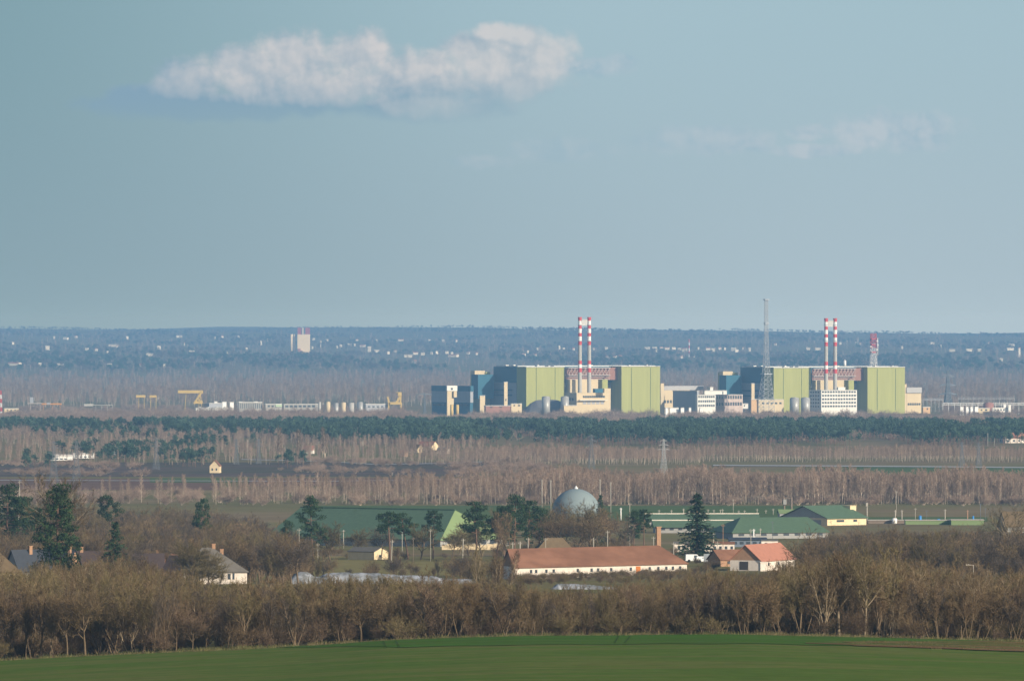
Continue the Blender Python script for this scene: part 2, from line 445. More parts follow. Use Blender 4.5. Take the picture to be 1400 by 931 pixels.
def left_rects(mb, xe, Y, rects, th=TH, proud=0.25, mi=0):
    """the same on the left flank; px measured leftwards on screen"""
    b = Vector((-math.sin(th), math.cos(th), 0)); nrm = Vector((-math.cos(th), -math.sin(th), 0)); s = K * Y
    e = Vector(((xe - 700) * s, Y, 0))
    for x0, x1, y0, y1 in rects:
        p = e + b * ((xe - x0) * s / math.sin(th)); q = e + b * ((xe - x1) * s / math.sin(th))
        u = nrm * proud; w = nrm * -0.5
        lo = [p + u, q + u, q + w, p + w]; z0, z1 = ZP(y1, Y), ZP(y0, Y)
        mb.hull8([(v.x, v.y, z0) for v in lo], [(v.x, v.y, z1) for v in lo], mi)

def reactor_block(dx, Y, label, sc=1.0, xa=719.5, right_annex=True):
    """twin-unit hall. dx shifts photo x; the pylons are the tall green blocks that stand forward of the hall"""
    def X(x): return xa + dx + (x - 719.5) * sc
    def yy(y): return y + (1.0 if dx else 0.0)
    org = G(X(770), Y + 60)
    t = thing('reactor_hall', label, 'power plant', org, 'twin reactor halls of the power station')
    s = K * Y
    # main hall behind: front plane is set back 13 px of flank from the pylons
    back = Vector((X(706.6), Y + 13 * s / math.sin(TH) * math.cos(TH), 0))
    Yb = back.y
    m = MB(); pblk(m, X(706.6), Yb, 186 * sc, 32 * sc, yy(501.5), yy(523)); m.build('hall_wall', M_SHADE_TEAL, t)  # end wall's dark blue shade is painted as wall colour
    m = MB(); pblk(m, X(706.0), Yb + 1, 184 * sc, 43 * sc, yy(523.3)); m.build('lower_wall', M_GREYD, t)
    for y in (532.5, 539.5): r = MB(); left_rects(r, X(706.6), Yb, [(X(664.5), X(700), yy(y), yy(y + 1.6))], proud=1.4); r.build('wall_band', M_SHADE_TEAL, t)
    # tall side block on the far left, its sunlit notch painted in as a cream box
    Yt = Yb + 30 * s / math.sin(TH)
    m = MB(); pblk(m, X(664), Yb + 45, 6 * sc, 21 * sc, yy(508.5), None); m.build('side_tower', M_GREENW, t)
    m = MB(); pblk(m, X(649), Yb + 40, 14 * sc, 5 * sc, yy(506.8), yy(517)); m.build('sunlit_notch', M_CREAM, t)
    m = MB(); pblk(m, X(653.5), Yb + 20, 22 * sc, 9 * sc, yy(512), yy(545)); m.build('stair_block', M_SHADE_TEAL, t)
    # roof parapet catching the sun
    m = MB(); pblk(m, X(707.5), Yb + 6, 190 * sc, 30 * sc, yy(500.0), yy(501.4)); m.build('roof', M_ROOFG, t)
    for x, w in ((691.5, 4), (702, 3), (735, 2), (808, 2.5), (860, 2), (884, 2)): m = MB(); pblk(m, X(x), Yb + 14, w, 0, yy(498.9), yy(500.1), depth=5); m.build('roof_vent', M_WHITE, t)
    # pylons
    for x0, x1 in ((719.5, 772.2), (849.7, 903.0)):
        xx = X(x0); e_off = (xx - X(719.5)) * s * math.tan(TH)
        Yp = Y + e_off
        wl = 13 if x0 < 800 else 17
        m = MB(); pblk(m, xx, Yp, (x1 - x0) * sc, wl * sc, yy(502.2 - (0.8 if x0 > 800 else 0))); p = m.build('pylon', M_GREENW, t)
        w = (x1 - x0) * sc
        for f in (0.255, 0.745): m = MB(); front_rects(m, xx, Yp, [(xx + w * f, xx + w * f + 0.45, yy(503), yy(560))], proud=0.35); m.build('wall_seam', M_GREENW2, p)
        m = MB(); pblk(m, xx - 0.2, Yp - 1.0, w + 0.6, wl * sc, yy(501.3 - (0.8 if x0 > 800 else 0)), yy(502.1 - (0.8 if x0 > 800 else 0))); m.build('parapet', M_ROOFG, p)
    # recess between the pylons: rust wall, open roof truss, cream block
    xr0, xr1 = X(772.5), X(834)
    Yr = Y + (xr0 - X(719.5)) * s * math.tan(TH) + 10
    m = MB(); front_rects(m, xr0, Yr, [(xr0, xr1 + 12, yy(502.5), yy(519.5))], proud=0.5); m.build('recess_wall', M_RUST, t)
    m = MB(); a = AX; base = Vector(((xr0 - 700) * K * Yr, Yr - 3, 0)); L = (xr1 - xr0) * s / math.cos(TH)
    def tp(f, y): v = base + a * (L * f); return Vector((v.x, v.y, ZP(yy(y), Yr)))
    for y in (503.2, 513.0): m.bar(tp(0, y), tp(1.02, y), 1.1)
    nb = 13
    for i in range(nb):
        m.bar(tp(i / nb, 513), tp((i + 1) / nb, 503.4), 0.7); m.bar(tp((i + 1) / nb, 513), tp((i + 1) / nb, 503.4), 0.5)
    for y in (515.3, 518.3): m.bar(tp(0.02, y), tp(1.0, y), 0.8)
    m.build('roof_truss', M_STEEL, t)
    xc = X(778); Yc = Y + (xc - X(719.5)) * s * math.tan(TH) - 4
    m = MB(); pblk(m, xc, Yc, 40 * sc, 5 * sc, yy(519), yy(545)); m.build('inner_block', M_CREAM, t)
    xg = X(823.5); Yg = Y + (xg - X(719.5)) * s * math.tan(TH) - 8
    m = MB(); pblk(m, xg, Yg, 7.5 * sc, 6.5 * sc, yy(519), yy(535)); m.build('lift_block', M_GREENW, t)
    return t

YL = 9300.0
reactor_block(0, YL, 'left twin reactor hall with two tall green blocks, dark left flank and open roof truss')
YR = 9460.0
reactor_block(338.3, YR, 'right twin reactor hall with two tall green blocks behind the white office block', 0.985, 719.5)
S_ = K * YL

# low hall at far left with dark top band
o = G(600, YL + 60)
t = thing('workshop_hall', 'long low grey hall in shade at the left end of the plant with dark bands', 'building', o)
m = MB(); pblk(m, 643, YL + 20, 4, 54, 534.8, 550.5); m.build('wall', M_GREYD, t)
m = MB(); pblk(m, 643.4, YL + 19, 4, 54.6, 527.6, 535); m.build('roof_band', M_SHADE_TEAL, t)
m = MB(); pblk(m, 642.6, YL + 21, 4, 53, 550.3); m.build('base_band', M_SHADE_TEAL, t)
m = MB(); left_rects(m, 643, YL + 20, [(592 + i * 6.2, 596 + i * 6.2, 552, 555) for i in range(8)], proud=1.2); m.build('window', M_GLASSD, t)
# sunlit stair tower in front of it
o = G(618, YL - 20)
t = thing('stair_tower', 'sunlit cream tower with notched right side in front of the low grey hall', 'tower', o)
m = MB(); pblk(m, 611.4, YL - 20, 9.0, 1.2, 534.5); m.build('wall', M_CREAM, t)
m = MB(); pblk(m, 611.2, YL - 21, 14.0, 1.4, 527.2, 534.4); m.build('upper_wall', M_WHITE, t)
m = MB(); pblk(m, 620.5, YL - 19, 4.2, 1.0, 534.6, 543.2); m.build('upper_bay', M_CREAM, t)
m = MB(); front_rects(m, 611.2, YL - 21, [(616.5, 619, 530.2, 533.0)]); m.build('window', M_GLASSD, t)

def tank(px, Y, w, yt, m_, name, label, cat, group=None, dome=0.25, yb=None):
    g = G(px, Y); s = K * Y; r = w * s / 2; zt = ZP(yt, Y); h = zt - dome * r
    z0 = g.z if yb is None else ZP(yb, Y)
    if yb is not None: g = Vector((g.x, g.y, z0))
    t = thing(name, label, cat, g, group)
    b = MB(); b.tube((g.x, g.y, z0 - 0.3), (g.x, g.y, h), r, r, 20); b.build('shell', m_, t)
    b = MB(); b.tube((g.x, g.y, h + 0.01), (g.x, g.y, h + dome * r * .7), r * 1.02, r * .7, 20); b.tube((g.x, g.y, h + dome * r * .71), (g.x, g.y, zt), r * .7, r * .1, 20); b.build('lid', m_, t)
    b = MB()
    for i in range(3): b.bar((g.x + r + .3, g.y - r * .3, z0), (g.x + r + .3, g.y - r * .3, zt), 0.35)
    b.build('ladder', M_MAST, t)
    return t
for px, nm in ((617.6, 'smaller yellow tank, left one of the pair by the notched cream tower'), (625.3, 'yellow tank, right one of the pair by the notched cream tower')):
    tank(px, YL - 90, 4.4, 553, M_YEL, 'yellow_tank', nm, 'tank', 'pair of yellow tanks')
for px, Y, nm in ((746.4, YL - 120, 'silver tank standing in front of the left green block of the left hall'), (772.3, YL - 120, 'silver tank beside the left flank of the cream block with chimneys'),
                  (1086.2, YR - 160, 'pale round tank, left of the two before the right hall'), (1101.2, YR - 160, 'pale round tank between its twin and the white office block')):
    tank(px, Y, 11.6 if px < 900 else 13, 541.5 if px < 900 else 543, M_TANK, 'storage_tank', nm, 'tank', 'silver storage tanks before the reactor halls')
def slab(px, Y, wf, wl, yt, yb, mats, name, label, cat, group=None, roofm=None, wins=None, lwins=None, depth=None):
    o = G(px + wf / 2, Y); t = thing(name, label, cat, o, group)
    m = MB(); pblk(m, px, Y, wf, wl, yt + 0.7, yb, depth=depth); m.build('wall', mats, t)
    m = MB(); pblk(m, px - 0.25, Y - 0.8, wf + .5, wl + .4, yt, yt + 0.68, depth=(depth + 1) if depth else None); m.build('roof', roofm or M_ROOFG, t)
    if wins:
        for w in wins:
            m = MB(); front_rects(m, px, Y, [w]); m.build('window', M_GLASSD, t)
    if lwins:
        for w in lwins:
            m = MB(); left_rects(m, px, Y, [w]); m.build('window', M_GLASSD, t)
    return t
slab(656.3, YL - 40, 6.9, 1.2, 540.6, None, M_CREAM, 'stair_tower', 'short plain cream tower left of the tall narrow one', 'tower')
slab(689.3, YL - 30, 4.7, 0.8, 522, None, M_CREAM, 'ventilation_shaft', 'tall narrow cream shaft on the shaded flank of the left hall', 'tower', wins=[(691, 692.2, 545, 548)])
slab(699, YL - 60, 14.5, 1.5, 551.6, None, M_CREAM, 'gatehouse', 'small low cream block at the foot of the shaded flank', 'building', wins=[(702, 704, 553.5, 555.3), (708, 711, 553.5, 555.3)])
slab(664, YL - 75, 36, 2, 554.3, None, M_RUST, 'low_shed', 'long low rust-coloured shed before the shaded flank of the left hall', 'shed', wins=[(670, 673, 556, 557.5), (683, 686, 556, 557.5)])
# heap
Yh = YL - 36; prof = [(719, 562), (724, 556), (729, 551.5), (735, 547.8), (741, 546.9), (749, 547.3), (757, 546.6), (764, 546.9), (770, 549), (775, 556), (777, 562)]
m = MB(); rh = random.Random(2); n = len(prof)
for k in range(5):
    for x, y in prof:
        q = PT(x + rh.uniform(-.5, .5), 568 - (568 - y) * (.72, 1, 1, .9, .6)[k] + rh.uniform(-.5, .5), Yh); m.v.append((q.x - k * 1.5, Yh + k * 5, q.z - (3 if k == 0 else 0)))
for k in range(4):
    for i in range(n - 1): m.f.append((k * n + i, k * n + i + 1, k * n + n + i + 1, k * n + n + i)); m.m.append(0); m.sm.append(False)
m.f.append(tuple(reversed(range(n)))); m.m.append(0); m.sm.append(False)
single('spoil_heap', m, M_HEAP, 'long grey flat-topped mound behind the two silver tanks of the left hall', 'heap', G(747, Yh))

# block with the chimneys (left)
def vent_building():
    Y = YL - 70
    t = thing('chimney_block', 'cream block under the left chimneys with a dark row of windows and raised right corner', 'building', G(810, Y))
    m = MB(); pblk(m, 788.4, Y, 46.8, 15.5, 537); m.build('wall', M_CREAM, t)
    m = MB(); pblk(m, 826.4, Y + 4, 8.6, 2, 531.0, 537); m.build('roof_block', M_CREAM, t)
    m = MB(); pblk(m, 813.6, Y + 16, 12.4, 3, 531.4, 537); m.build('plant_room', M_SHADE_TEAL, t)
    for i in range(10):
        m = MB(); front_rects(m, 788.4, Y, [(797 + i * 3.05, 799.5 + i * 3.05, 541.0, 543.8)]); m.build('window', M_GLASSD, t)
    for i in range(5):
        m = MB(); front_rects(m, 788.4, Y, [(797 + i * 6.1, 801.4 + i * 6.1, 548.8, 552.6)]); m.build('bay_door', M_GREYD, t)
    m = MB(); pblk(m, 793, Y - 3, 38, 1.5, 546.8, 547.6, depth=3); m.build('canopy', M_WHITE, t)
    m = MB(); left_rects(m, 788.4, Y, [(774 + i * 4, 776.5 + i * 4, 544, 548) for i in range(3)]); m.build('window', M_GLASSD, t)
vent_building()
slab(771, YL - 150, 18, 1.5, 554, None, M_CREAM, 'low_shed', 'low cream shed at the foot of the right silver tank', 'shed')

def chimney(px, Y, w, y0, yb, bands, label):
    g = G(px, Y); s = K * Y; r = w * s / 2; t = thing('chimney', label, 'chimney', g, 'red and white banded chimneys')
    zb = g.z - 0.5; ztop = ZP(y0, Y)
    rad = lambda z: r * (1.10 - 0.16 * (z - zb) / (ztop - zb))
    cuts = [y0] + [b for b, _ in bands]
    prev = y0; segs = []
    for yend, mi in bands: segs.append((prev, yend, mi)); prev = yend
    m = MB()
    for a, b, mi in segs:
        za, zc = ZP(a, Y), (ZP(b, Y) if b < 900 else zb)
        m.tube((g.x, g.y, zc), (g.x, g.y, za), rad(zc), rad(za), 20, mi, cap=False)
    m.tube((g.x, g.y, ztop - 1.2), (g.x, g.y, ztop - 1.0), rad(ztop) * .8, rad(ztop) * .8, 20, 3)
    m.build('shaft', [M_RED, M_PAINTW, M_CONC, M_GREYD], t)
    m = MB(); m.tube((g.x, g.y, ztop - 1.5), (g.x, g.y, ztop + .3), r * 1.06, r * 1.06, 20, cap=False); m.build('cap_ring', M_RED, t)
    for y in (444.7, 466.5): m = MB(); m.tube((g.x, g.y, ZP(y, Y)), (g.x, g.y, ZP(y, Y) + .5), r * 1.25, r * 1.25, 16); m.build('gallery', M_MAST, t)
    return g, ztop
BANDS = [(438.6, 0), (444.7, 1), (449.5, 0), (455.3, 1), (460.0, 0), (466.3, 1), (471.8, 0), (493, 2), (498, 0), (503, 1), (509, 0), (999, 2)]
def pair(x1, x2, Y, dy, l1, l2, lb):
    b = [(y + dy if y < 900 else y, m) for y, m in BANDS]
    g1, zt = chimney(x1, Y, 5.2, 434 + dy, 536, b, l1)
    g2, zt = chimney(x2, Y + (x2 - x1) * K * Y * math.tan(TH) * .0, 5.2, 434 + dy, 536, b, l2)
    m = MB(); z0, z1 = ZP(444.4 + dy, Y), ZP(437.4 + dy, Y)
    m.box((g1.x + g2.x) / 2, Y, z0, z1, (x2 - x1 - 5) * K * Y, 2.4)
    for z in (z0 - .3, z1 + .3): m.box((g1.x + g2.x) / 2, Y, z - .25, z + .25, (x2 - x1 - 4.6) * K * Y, 3.0)
    single('chimney_bridge', m, M_WHITE, lb, 'bridge', ((g1.x + g2.x) / 2, Y, z0))
pair(792.8, 805.5, YL + 12, 0, 'left chimney of the left pair, red and white bands on grey concrete', 'right chimney of the left pair, red and white bands on grey concrete', 'white panel bridge joining the tops of the left chimneys')
pair(1129.4, 1141.8, YR + 10, 1.5, 'left chimney of the right pair rising behind the white office block', 'right chimney of the right pair rising behind the white office block', 'white panel bridge joining the tops of the right chimneys')

# low halls right of the left twin
t = thing('turbine_annex', 'long cream annex with grey upper band right of the left twin hall', 'building', G(930, YL + 150))
m = MB(); pblk(m, 903.3, YL + 190, 4.6, 1.2, 524.2); m.build('end_tower', M_CREAM, t)
m = MB(); pblk(m, 906.5, YL + 205, 37, 1, 533.5); m.build('wall', M_CREAM, t)
m = MB(); pblk(m, 906.8, YL + 208, 56, 2, 527.6, 533.3); m.build('upper_wall', M_GREYB, t)
m = MB(); front_rects(m, 906.5, YL + 205, [(908 + i * 4, 910.5 + i * 4, 547, 551) for i in range(4)]); m.build('window', M_GLASSD, t)
slab(953, YL + 150, 3, 32, 534.2, None, M_GREYD, 'annex_shadow_block', 'dark block standing for the shadow on the cream annex beside the windowed block', 'building')  # added block: its dark flank stands for shadow cast on the annex
def office(px, Y, wf, wl, yt, label, rows, cols, name='office_block', m_=None, group=None, wy=(2.1, 1.1), yb=None, roofbox=None):
    t = thing(name, label, 'building', G(px + wf / 2, Y), group)
    m = MB(); pblk(m, px, Y, wf, wl, yt + .6); m.build('wall', m_ or M_WHITE, t)
    m = MB(); pblk(m, px - .2, Y - .8, wf + .5, wl + .4, yt, yt + .58); m.build('roof', M_ROOFG, t)
    fh = (559 - yt - 1.5) / rows
    for r in range(rows):
        for c in range(cols):
            x0 = px + 1.2 + c * (wf - 1.6) / cols
            f = MB(); front_rects(f, px, Y, [(x0, x0 + (wf - 1.6) / cols * .66, yt + 1.5 + r * fh, yt + 1.5 + r * fh + fh * .5)]); f.build('window', M_GLASSD, t)
    if wl > 4:
        for c in range(int(wl / 3.6)):
            for r in range(rows): f = MB(); left_rects(f, px, Y, [(px - wl + 1.5 + c * 3.2, px - wl + 3.2 + c * 3.2, yt + 2 + r * fh, yt + 2 + r * fh + fh * .45)]); f.build('window', M_GLASSD, t)
    if roofbox:
        x, w, y = roofbox; m = MB(); pblk(m, x, Y + 12, w, 2, y, yt + .1); m.build('roof_hut', M_WHITE, t)
    return t
office(953.6, YL - 10, 25, 2.5, 539.5, 'pale office block with a grid of dark windows right of the dark shadow block', 3, 8)
office(990.4, YL + 40, 25.5, 11.5, 539.3, 'pink grey office block with a grid of windows before the right hall', 2, 7, m_=mat('pinkish_wall', (0.55, 0.43, 0.36), .8))
slab(963.2, YL + 60, 31, 1.5, 533.7, None, M_WHITE, 'office_hall', 'plain white hall with a small roof hut behind the two windowed blocks', 'building', wins=[(988, 989.2, 535, 541)])
slab(970.8, YL + 75, 4.2, .8, 529, 534.2, M_WHITE, 'roof_hut', 'small white hut on the roof of the plain white hall', 'hut', depth=6)
office(1122.8, YR - 130, 50, 15.5, 533.2, 'big white office block with rows of windows below the right chimneys', 5, 13, roofbox=(1146, 10, 529.3))
slab(1027.5, YR - 60, 4.2, 1, 524, None, M_CREAM, 'ventilation_shaft', 'tall narrow cream shaft left of the steel lattice mast', 'tower')
slab(1037.2, YR - 110, 35, 1, 546, None, M_CREAM, 'low_hall', 'low cream hall under the steel lattice mast', 'building', wins=[(1042 + i * 6, 1045 + i * 6, 550, 552.5) for i in range(5)])
slab(1027.2, YR - 112, 9.6, 1, 545.6, None, M_CREAM2, 'low_hall', 'short orange end hall beside the low cream hall under the mast', 'building')
slab(1015.5, YR - 90, 7.5, 1, 551.5, None, M_WHITE, 'gatehouse', 'tiny white gatehouse between the pink grey block and the orange hall', 'hut', wins=[(1017, 1018.5, 553.5, 555.5)])
t = thing('end_annex', 'cream annex with grey upper band at the right end of the plant', 'building', G(1250, YR + 140))
m = MB(); pblk(m, 1236.4, YR + 128, 3.2, 1, 525.2); m.build('end_tower', M_CREAM, t)
m = MB(); pblk(m, 1239.8, YR + 130, 20.3, 1, 537.4); m.build('wall', M_CREAM, t)
m = MB(); pblk(m, 1239.6, YR + 128, 21.3, 1.2, 529.6, 537.2); m.build('upper_wall', M_GREYB, t)
for i in range(6):
    m = MB(); front_rects(m, 1239.8, YR + 130, [(1241 + i * 3.1, 1243.3 + i * 3.1, 551, 554)]); m.build('window', M_GLASSD, t)
slab(1262, YR + 60, 10, 1, 556, None, M_CREAM2, 'low_shed', 'small yellowish shed at the right end of the plant', 'shed', wins=[(1267, 1269, 558, 560)])
slab(1337.5, YR - 150, 16, 1, 557.8, None, M_CREAM, 'low_shed', 'pale yellow shed left of the round brown tank', 'shed', wins=[(1341, 1343, 559.5, 561.5), (1347, 1350, 559.5, 561.5)])
slab(1357, YR - 155, 21.5, 1, 557.2, None, M_WHITE, 'low_shed', 'long pale shed right of the round brown tank', 'shed', wins=[(1360 + i * 4, 1362 + i * 4, 559.2, 561.2) for i in range(4)])
slab(1378.8, YR - 150, 3.6, 1, 553.3, None, M_WHITE, 'boiler_house', 'small white tower at the end of the long pale shed', 'building')
tank(1351.5, YR - 60, 14.5, 550, mat('brown_tank', (0.33, 0.15, 0.11), .7), 'oil_tank', 'round brown tank behind the pale sheds at the right of the plant', 'tank')
tank(1155.0, YR + 500, 4.0, 492, M_PAINTW, 'radar_dome', 'white ball above the roof of the right hall', 'dome', dome=0.9, yb=501)
# pipe rack and switchyard on the right
def portal_row(pts, Y, yt, name, label, cat, m_=None, w=0.6):
    t = thing(name, label, cat, G((pts[0] + pts[-1]) / 2, Y))
    for px in pts:
        g = G(px, Y); m = MB(); m.bar((g.x, g.y, g.z - .3), (g.x, g.y, ZP(yt, Y)), w); m.build('post', m_ or M_PAINTW, t)
    m = MB(); g0, g1 = G(pts[0], Y), G(pts[-1], Y)
    for dz in (0, -1.6): m.bar((g0.x, Y, ZP(yt, Y) + dz), (g1.x, Y, ZP(yt, Y) + dz), w * 1.3)
    m.build('beam', m_ or M_PAINTW, t)
portal_row([1289 + i * 8 for i in range(15)], YR - 20, 551.2, 'pipe_rack', 'long white pipe rack on posts right of the plant', 'pipe rack')
portal_row([1262 + i * 5.5 for i in range(6)], YR + 300, 545, 'switchyard_gantry', 'pale grey switchyard gantry just right of the end annex', 'gantry', M_MAST)
portal_row([1310 + i * 7 for i in range(12)], YR + 500, 543.5, 'switchyard_gantry', 'faint long switchyard gantry behind the white pipe rack', 'gantry', M_MAST, .45)
slab(1372, YR - 10, 3.4, .5, 552, None, M_PAINTW, 'container', 'white container beside the round brown tank', 'container')
for i, x in enumerate((1313, 1321, 1327, 1333)):
    slab(x, YR - 170, 4.6, .8, 555.6, None, M_PAINTW, 'parked_van', 'white van parked below the white pipe rack', 'van', 'white vans below the pipe rack')
for i, (x, w) in enumerate(((910, 4), (916, 12), (931, 4.5), (942, 3), (957, 3.5))):
    slab(x, YL - 130, w, 1, 557.2, None, M_PAINTW, 'site_hut', 'small white hut or vehicle before the shadow block and annex', 'hut', 'small white huts before the annex')

# --- lattice masts
def lattice(g, h, w0, prof, m_, name, label, cat, group=None, panels=18, leg=0.5, brace=0.28, arms=None, mats=None, platforms=(), yaw=0.3):
    """square tapering lattice; prof(f) gives half-width fraction at height fraction f"""
    t = thing(name, label, cat, g, group)
    def cs(f):
        r = w0 / 2 * prof(f); z = g.z + h * f
        return [Vector((g.x + r * math.sqrt(2) * math.cos(yaw + math.pi / 4 + i * math.pi / 2), g.y + r * math.sqrt(2) * math.sin(yaw + math.pi / 4 + i * math.pi / 2), z)) for i in range(4)]
    legs = MB(); br = MB(); fs = [1 - (1 - i / panels) ** 1.0 for i in range(panels + 1)]
    for i in range(panels):
        a, b = cs(fs[i]), cs(fs[i + 1]); mi = 0
        if mats: mi = mats(fs[i])
        for j in range(4):
            k = (j + 1) % 4
            legs.bar(a[j], b[j], leg, mi); br.bar(a[j], b[k], brace, mi); br.bar(a[k], b[j], brace, mi); br.bar(b[j], b[k], brace, mi)
    ml = m_ if isinstance(m_, list) else [m_]
    legs.build('legs', ml, t); br.build('bracing', ml, t)
    for f, r in platforms:
        p = MB(); z = g.z + h * f; p.box(g.x, g.y, z, z + 1.0, r * 2, r * 2, yaw); p.build('platform', ml[-1] if len(ml) == 1 else ml[0], t)
    if arms:
        for f, L, ht in arms:
            p = MB(); z = g.z + h * f
            c, s_ = math.cos(yaw), math.sin(yaw)
            for sg in (-1, 1):
                tip = Vector((g.x + sg * L * c, g.y + sg * L * s_, z)); r = w0 / 2 * prof(f)
                for q in (-1, 1):
                    rb = Vector((g.x - s_ * q * r, g.y + c * q * r, z)); p.bar(rb, tip, brace * 1.5); p.bar(rb + Vector((0, 0, ht)), tip, brace * 1.5)
                p.bar(tip, tip - Vector((0, 0, ht * 1.2)), brace)
            p.build('crossarm', ml, t)
    return t
Ym = YR - 160; g = G(1047.6, Ym)
mast_h = ZP(409.5, Ym) - g.z
def mprof(f):
    return float(np.interp(f, [0, .14, .40, .55, .75, 1], [1.0, .92, .42, .30, .22, .20]))
lattice(g, mast_h, 17 * K * Ym, mprof, M_MAST, 'lattice_mast', 'very tall grey steel lattice mast tapering to a slim top before the right hall', 'mast', panels=26, leg=0.55, brace=0.26, platforms=((0.995, 2.6), (0.79, 2.2), (0.355, 5.0)), yaw=0.45)
Yt = 10400; g = G(1194.2, Yt)
lattice(g, ZP(456, Yt) - g.z, 8.5, lambda f: 1 - .35 * f, [M_RED, M_PAINTW], 'telecom_tower', 'red and white telecom lattice tower rising behind the right hall', 'tower', panels=20, leg=0.6, brace=0.35, mats=lambda f: 1 if .52 < f < .80 else 0, platforms=((.92, 3.4), (.84, 3.2), (.74, 3.4)))
d = MB()
for i, (dx, y) in enumerate(((5.5, 466), (6.0, 472), (5.2, 478), (-3.4, 474))):
    q = PT(1194.2 + dx, y, Yt - 4); d.tube(q, q + Vector((0, -.8, 0)), 1.0, 1.0, 12)
d.tube(PT(1200, 486, Yt - 4), PT(1200, 462, Yt - 4), .5, .5, 8); d.bar(PT(1194.2, 481, Yt - 2), PT(1200, 481, Yt - 3), .6); d.bar(PT(1194.2, 470, Yt - 2), PT(1200, 470, Yt - 3), .6); d.bar(PT(1190.5, 474, Yt - 3), PT(1194.2, 474, Yt - 2), .6)
d.build('antenna', M_PAINTW, bpy.data.objects['telecom_tower'])
g = G(0.5, 8700); lattice(g, ZP(534, 8700) - g.z, 3.4, lambda f: 1 - .5 * f, [M_RED, M_PAINTW], 'radio_mast', 'thin red and white lattice mast at the left edge', 'mast', panels=14, leg=.45, brace=.3, mats=lambda f: int(f * 7) % 2)

def pylon(px, ytop, ybase, m_, label, arms=None, w=None, Y=None, leg=.17, br=.09, group='electricity pylons'):
    Y = Y or Yof(px, ybase); g = G(px, Y); h = ZP(ytop, Y) - g.z
    lattice(g, h, w or h * .2, lambda f: float(np.interp(f, [0, .6, 1], [1, .36, .14])), m_, 'electricity_pylon', label, 'pylon', group, panels=12, leg=leg, brace=br,
            arms=arms if arms is not None else [(.72, h * .16, h * .035), (.84, h * .13, h * .035), (.95, h * .09, h * .03)], yaw=0.25)
pylon(907.4, 600, 651, M_MAST, 'pale lattice pylon standing before the bare woods under the plant', Y=4350)
pylon(1296, 507.5, 553, M_MASTD, 'dark pylon with three wide crossarms right of the plant', Y=10200, leg=1.2, br=.8, arms=[(.38, 11, 2.4), (.62, 10, 2.2), (.86, 7.5, 2)])
pylon(104.5, 602, 662, M_MASTD, 'slim dark pylon above the tall dark spruce', Y=4090)
pylon(73.5, 603, 660, M_MASTD, 'faint grey pylon left of the slim dark pylon', Y=4120)
pylon(323, 600, 632, M_MASTD, 'faint pale pylon just right of the small gabled house', Y=4800)
pylon(353.5, 600, 631, M_MASTD, 'faint pale pylon, second one right of the small gabled house', Y=4830)
pylon(580.6, 537, 560, M_MASTD, 'dark T-shaped pylon left of the low grey hall', Y=9250, arms=[(.93, 8, 1.2)], w=3, leg=.8, br=.5)
pylon(808.6, 594, 650, M_MASTD, 'dark slim pylon in the bare wood below the left chimneys', Y=4360, w=4)
pylon(1315, 604, 634, M_MASTD, 'dark slim pylon in the bare wood, left of a pair at the right', Y=4750, w=3)
pylon(1338, 605, 634, M_MASTD, 'dark slim pylon in the bare wood, right of a pair at the right', Y=4750, w=3)
pylon(213.5, 598, 640, M_MASTD, 'faint pale pylon among the dark pines at left', Y=4600)

# --- gantry cranes and industrial yard left of the plant
def gantry_crane(px0, px1, Y, yt, yb, m_, label, legs, cab=None, h=1.6, name='gantry_crane'):
    g = G((px0 + px1) / 2, Y); t = thing(name, label, 'crane', g, 'gantry cranes left of the plant')
    s = K * Y; z1 = ZP(yt, Y); z0 = ZP(yb, Y)
    m = MB(); x0, x1 = (px0 - 700) * s, (px1 - 700) * s
    m.box((x0 + x1) / 2, Y - 1.6, z0 + .6, z1, x1 - x0, 1.3); m.box((x0 + x1) / 2, Y + 1.6, z0 + .6, z1, x1 - x0, 1.3)
    m.box(x0 + .6, Y, z0 + .1, z1 - .1, 1.1, 2.2); m.box(x1 - .6, Y, z0 + .1, z1 - .1, 1.1, 2.2); m.build('girder', m_, t)
    for a, b in legs:
        p = MB(); q = G(b, Y)
        for dy in (-1.8, 1.8): p.bar((( a - 700) * s, Y + dy * .8, z0), ((b - 700) * s, Y + dy * 1.8, q.z), .5)
        p.build('leg', m_, t)
    if cab:
        c0, c1, cy0, cy1 = cab; p = MB(); p.box((c0 + c1) / 2 * s - 700 * s, Y, ZP(cy1, Y), ZP(cy0, Y), (c1 - c0) * s, 4.8); p.build('cab', M_GREYD if m_ != M_YEL else M_YEL, t)
    return t
t = gantry_crane(243.5, 277.5, 9150, 533.6, 538.2, M_YEL, 'large yellow gantry crane with a slanting leg left of the plant', [(254.5, 252), (274, 270), (274, 277.5)], (266.5, 277, 548.0, 551.8))
p = MB(); p.bar(PT(277, 534, 9148), PT(271, 543, 9148), 2.6); p.bar(PT(271, 543, 9148), PT(265, 552, 9148), 2.2); p.bar(PT(270, 544, 9148), PT(274, 549, 9148), 2.0); p.build('jib', M_YEL, t)
gantry_crane(186, 198.5, 9200, 540.2, 544, M_YEL, 'small yellow crane girder, left one of two over the bare trees', [(190, 189), (197, 197.5)])
gantry_crane(204.5, 214, 9200, 540.4, 544, M_YEL, 'small yellow crane girder, right one of two over the bare trees', [(206, 206), (213.5, 213)])
gantry_crane(57, 84, 9150, 551.2, 554.0, M_ORANGE, 'orange gantry crane with a trussed girder over the bare trees', [(60, 58), (72, 71), (82, 83)], (64, 69, 550.5, 552.8))
gantry_crane(37.5, 58, 9150, 550.8, 552.8, M_STEEL, 'dim lattice crane with a pale cab left of the orange one', [(42, 41), (55, 56)], (41, 45.5, 543, 550.6))
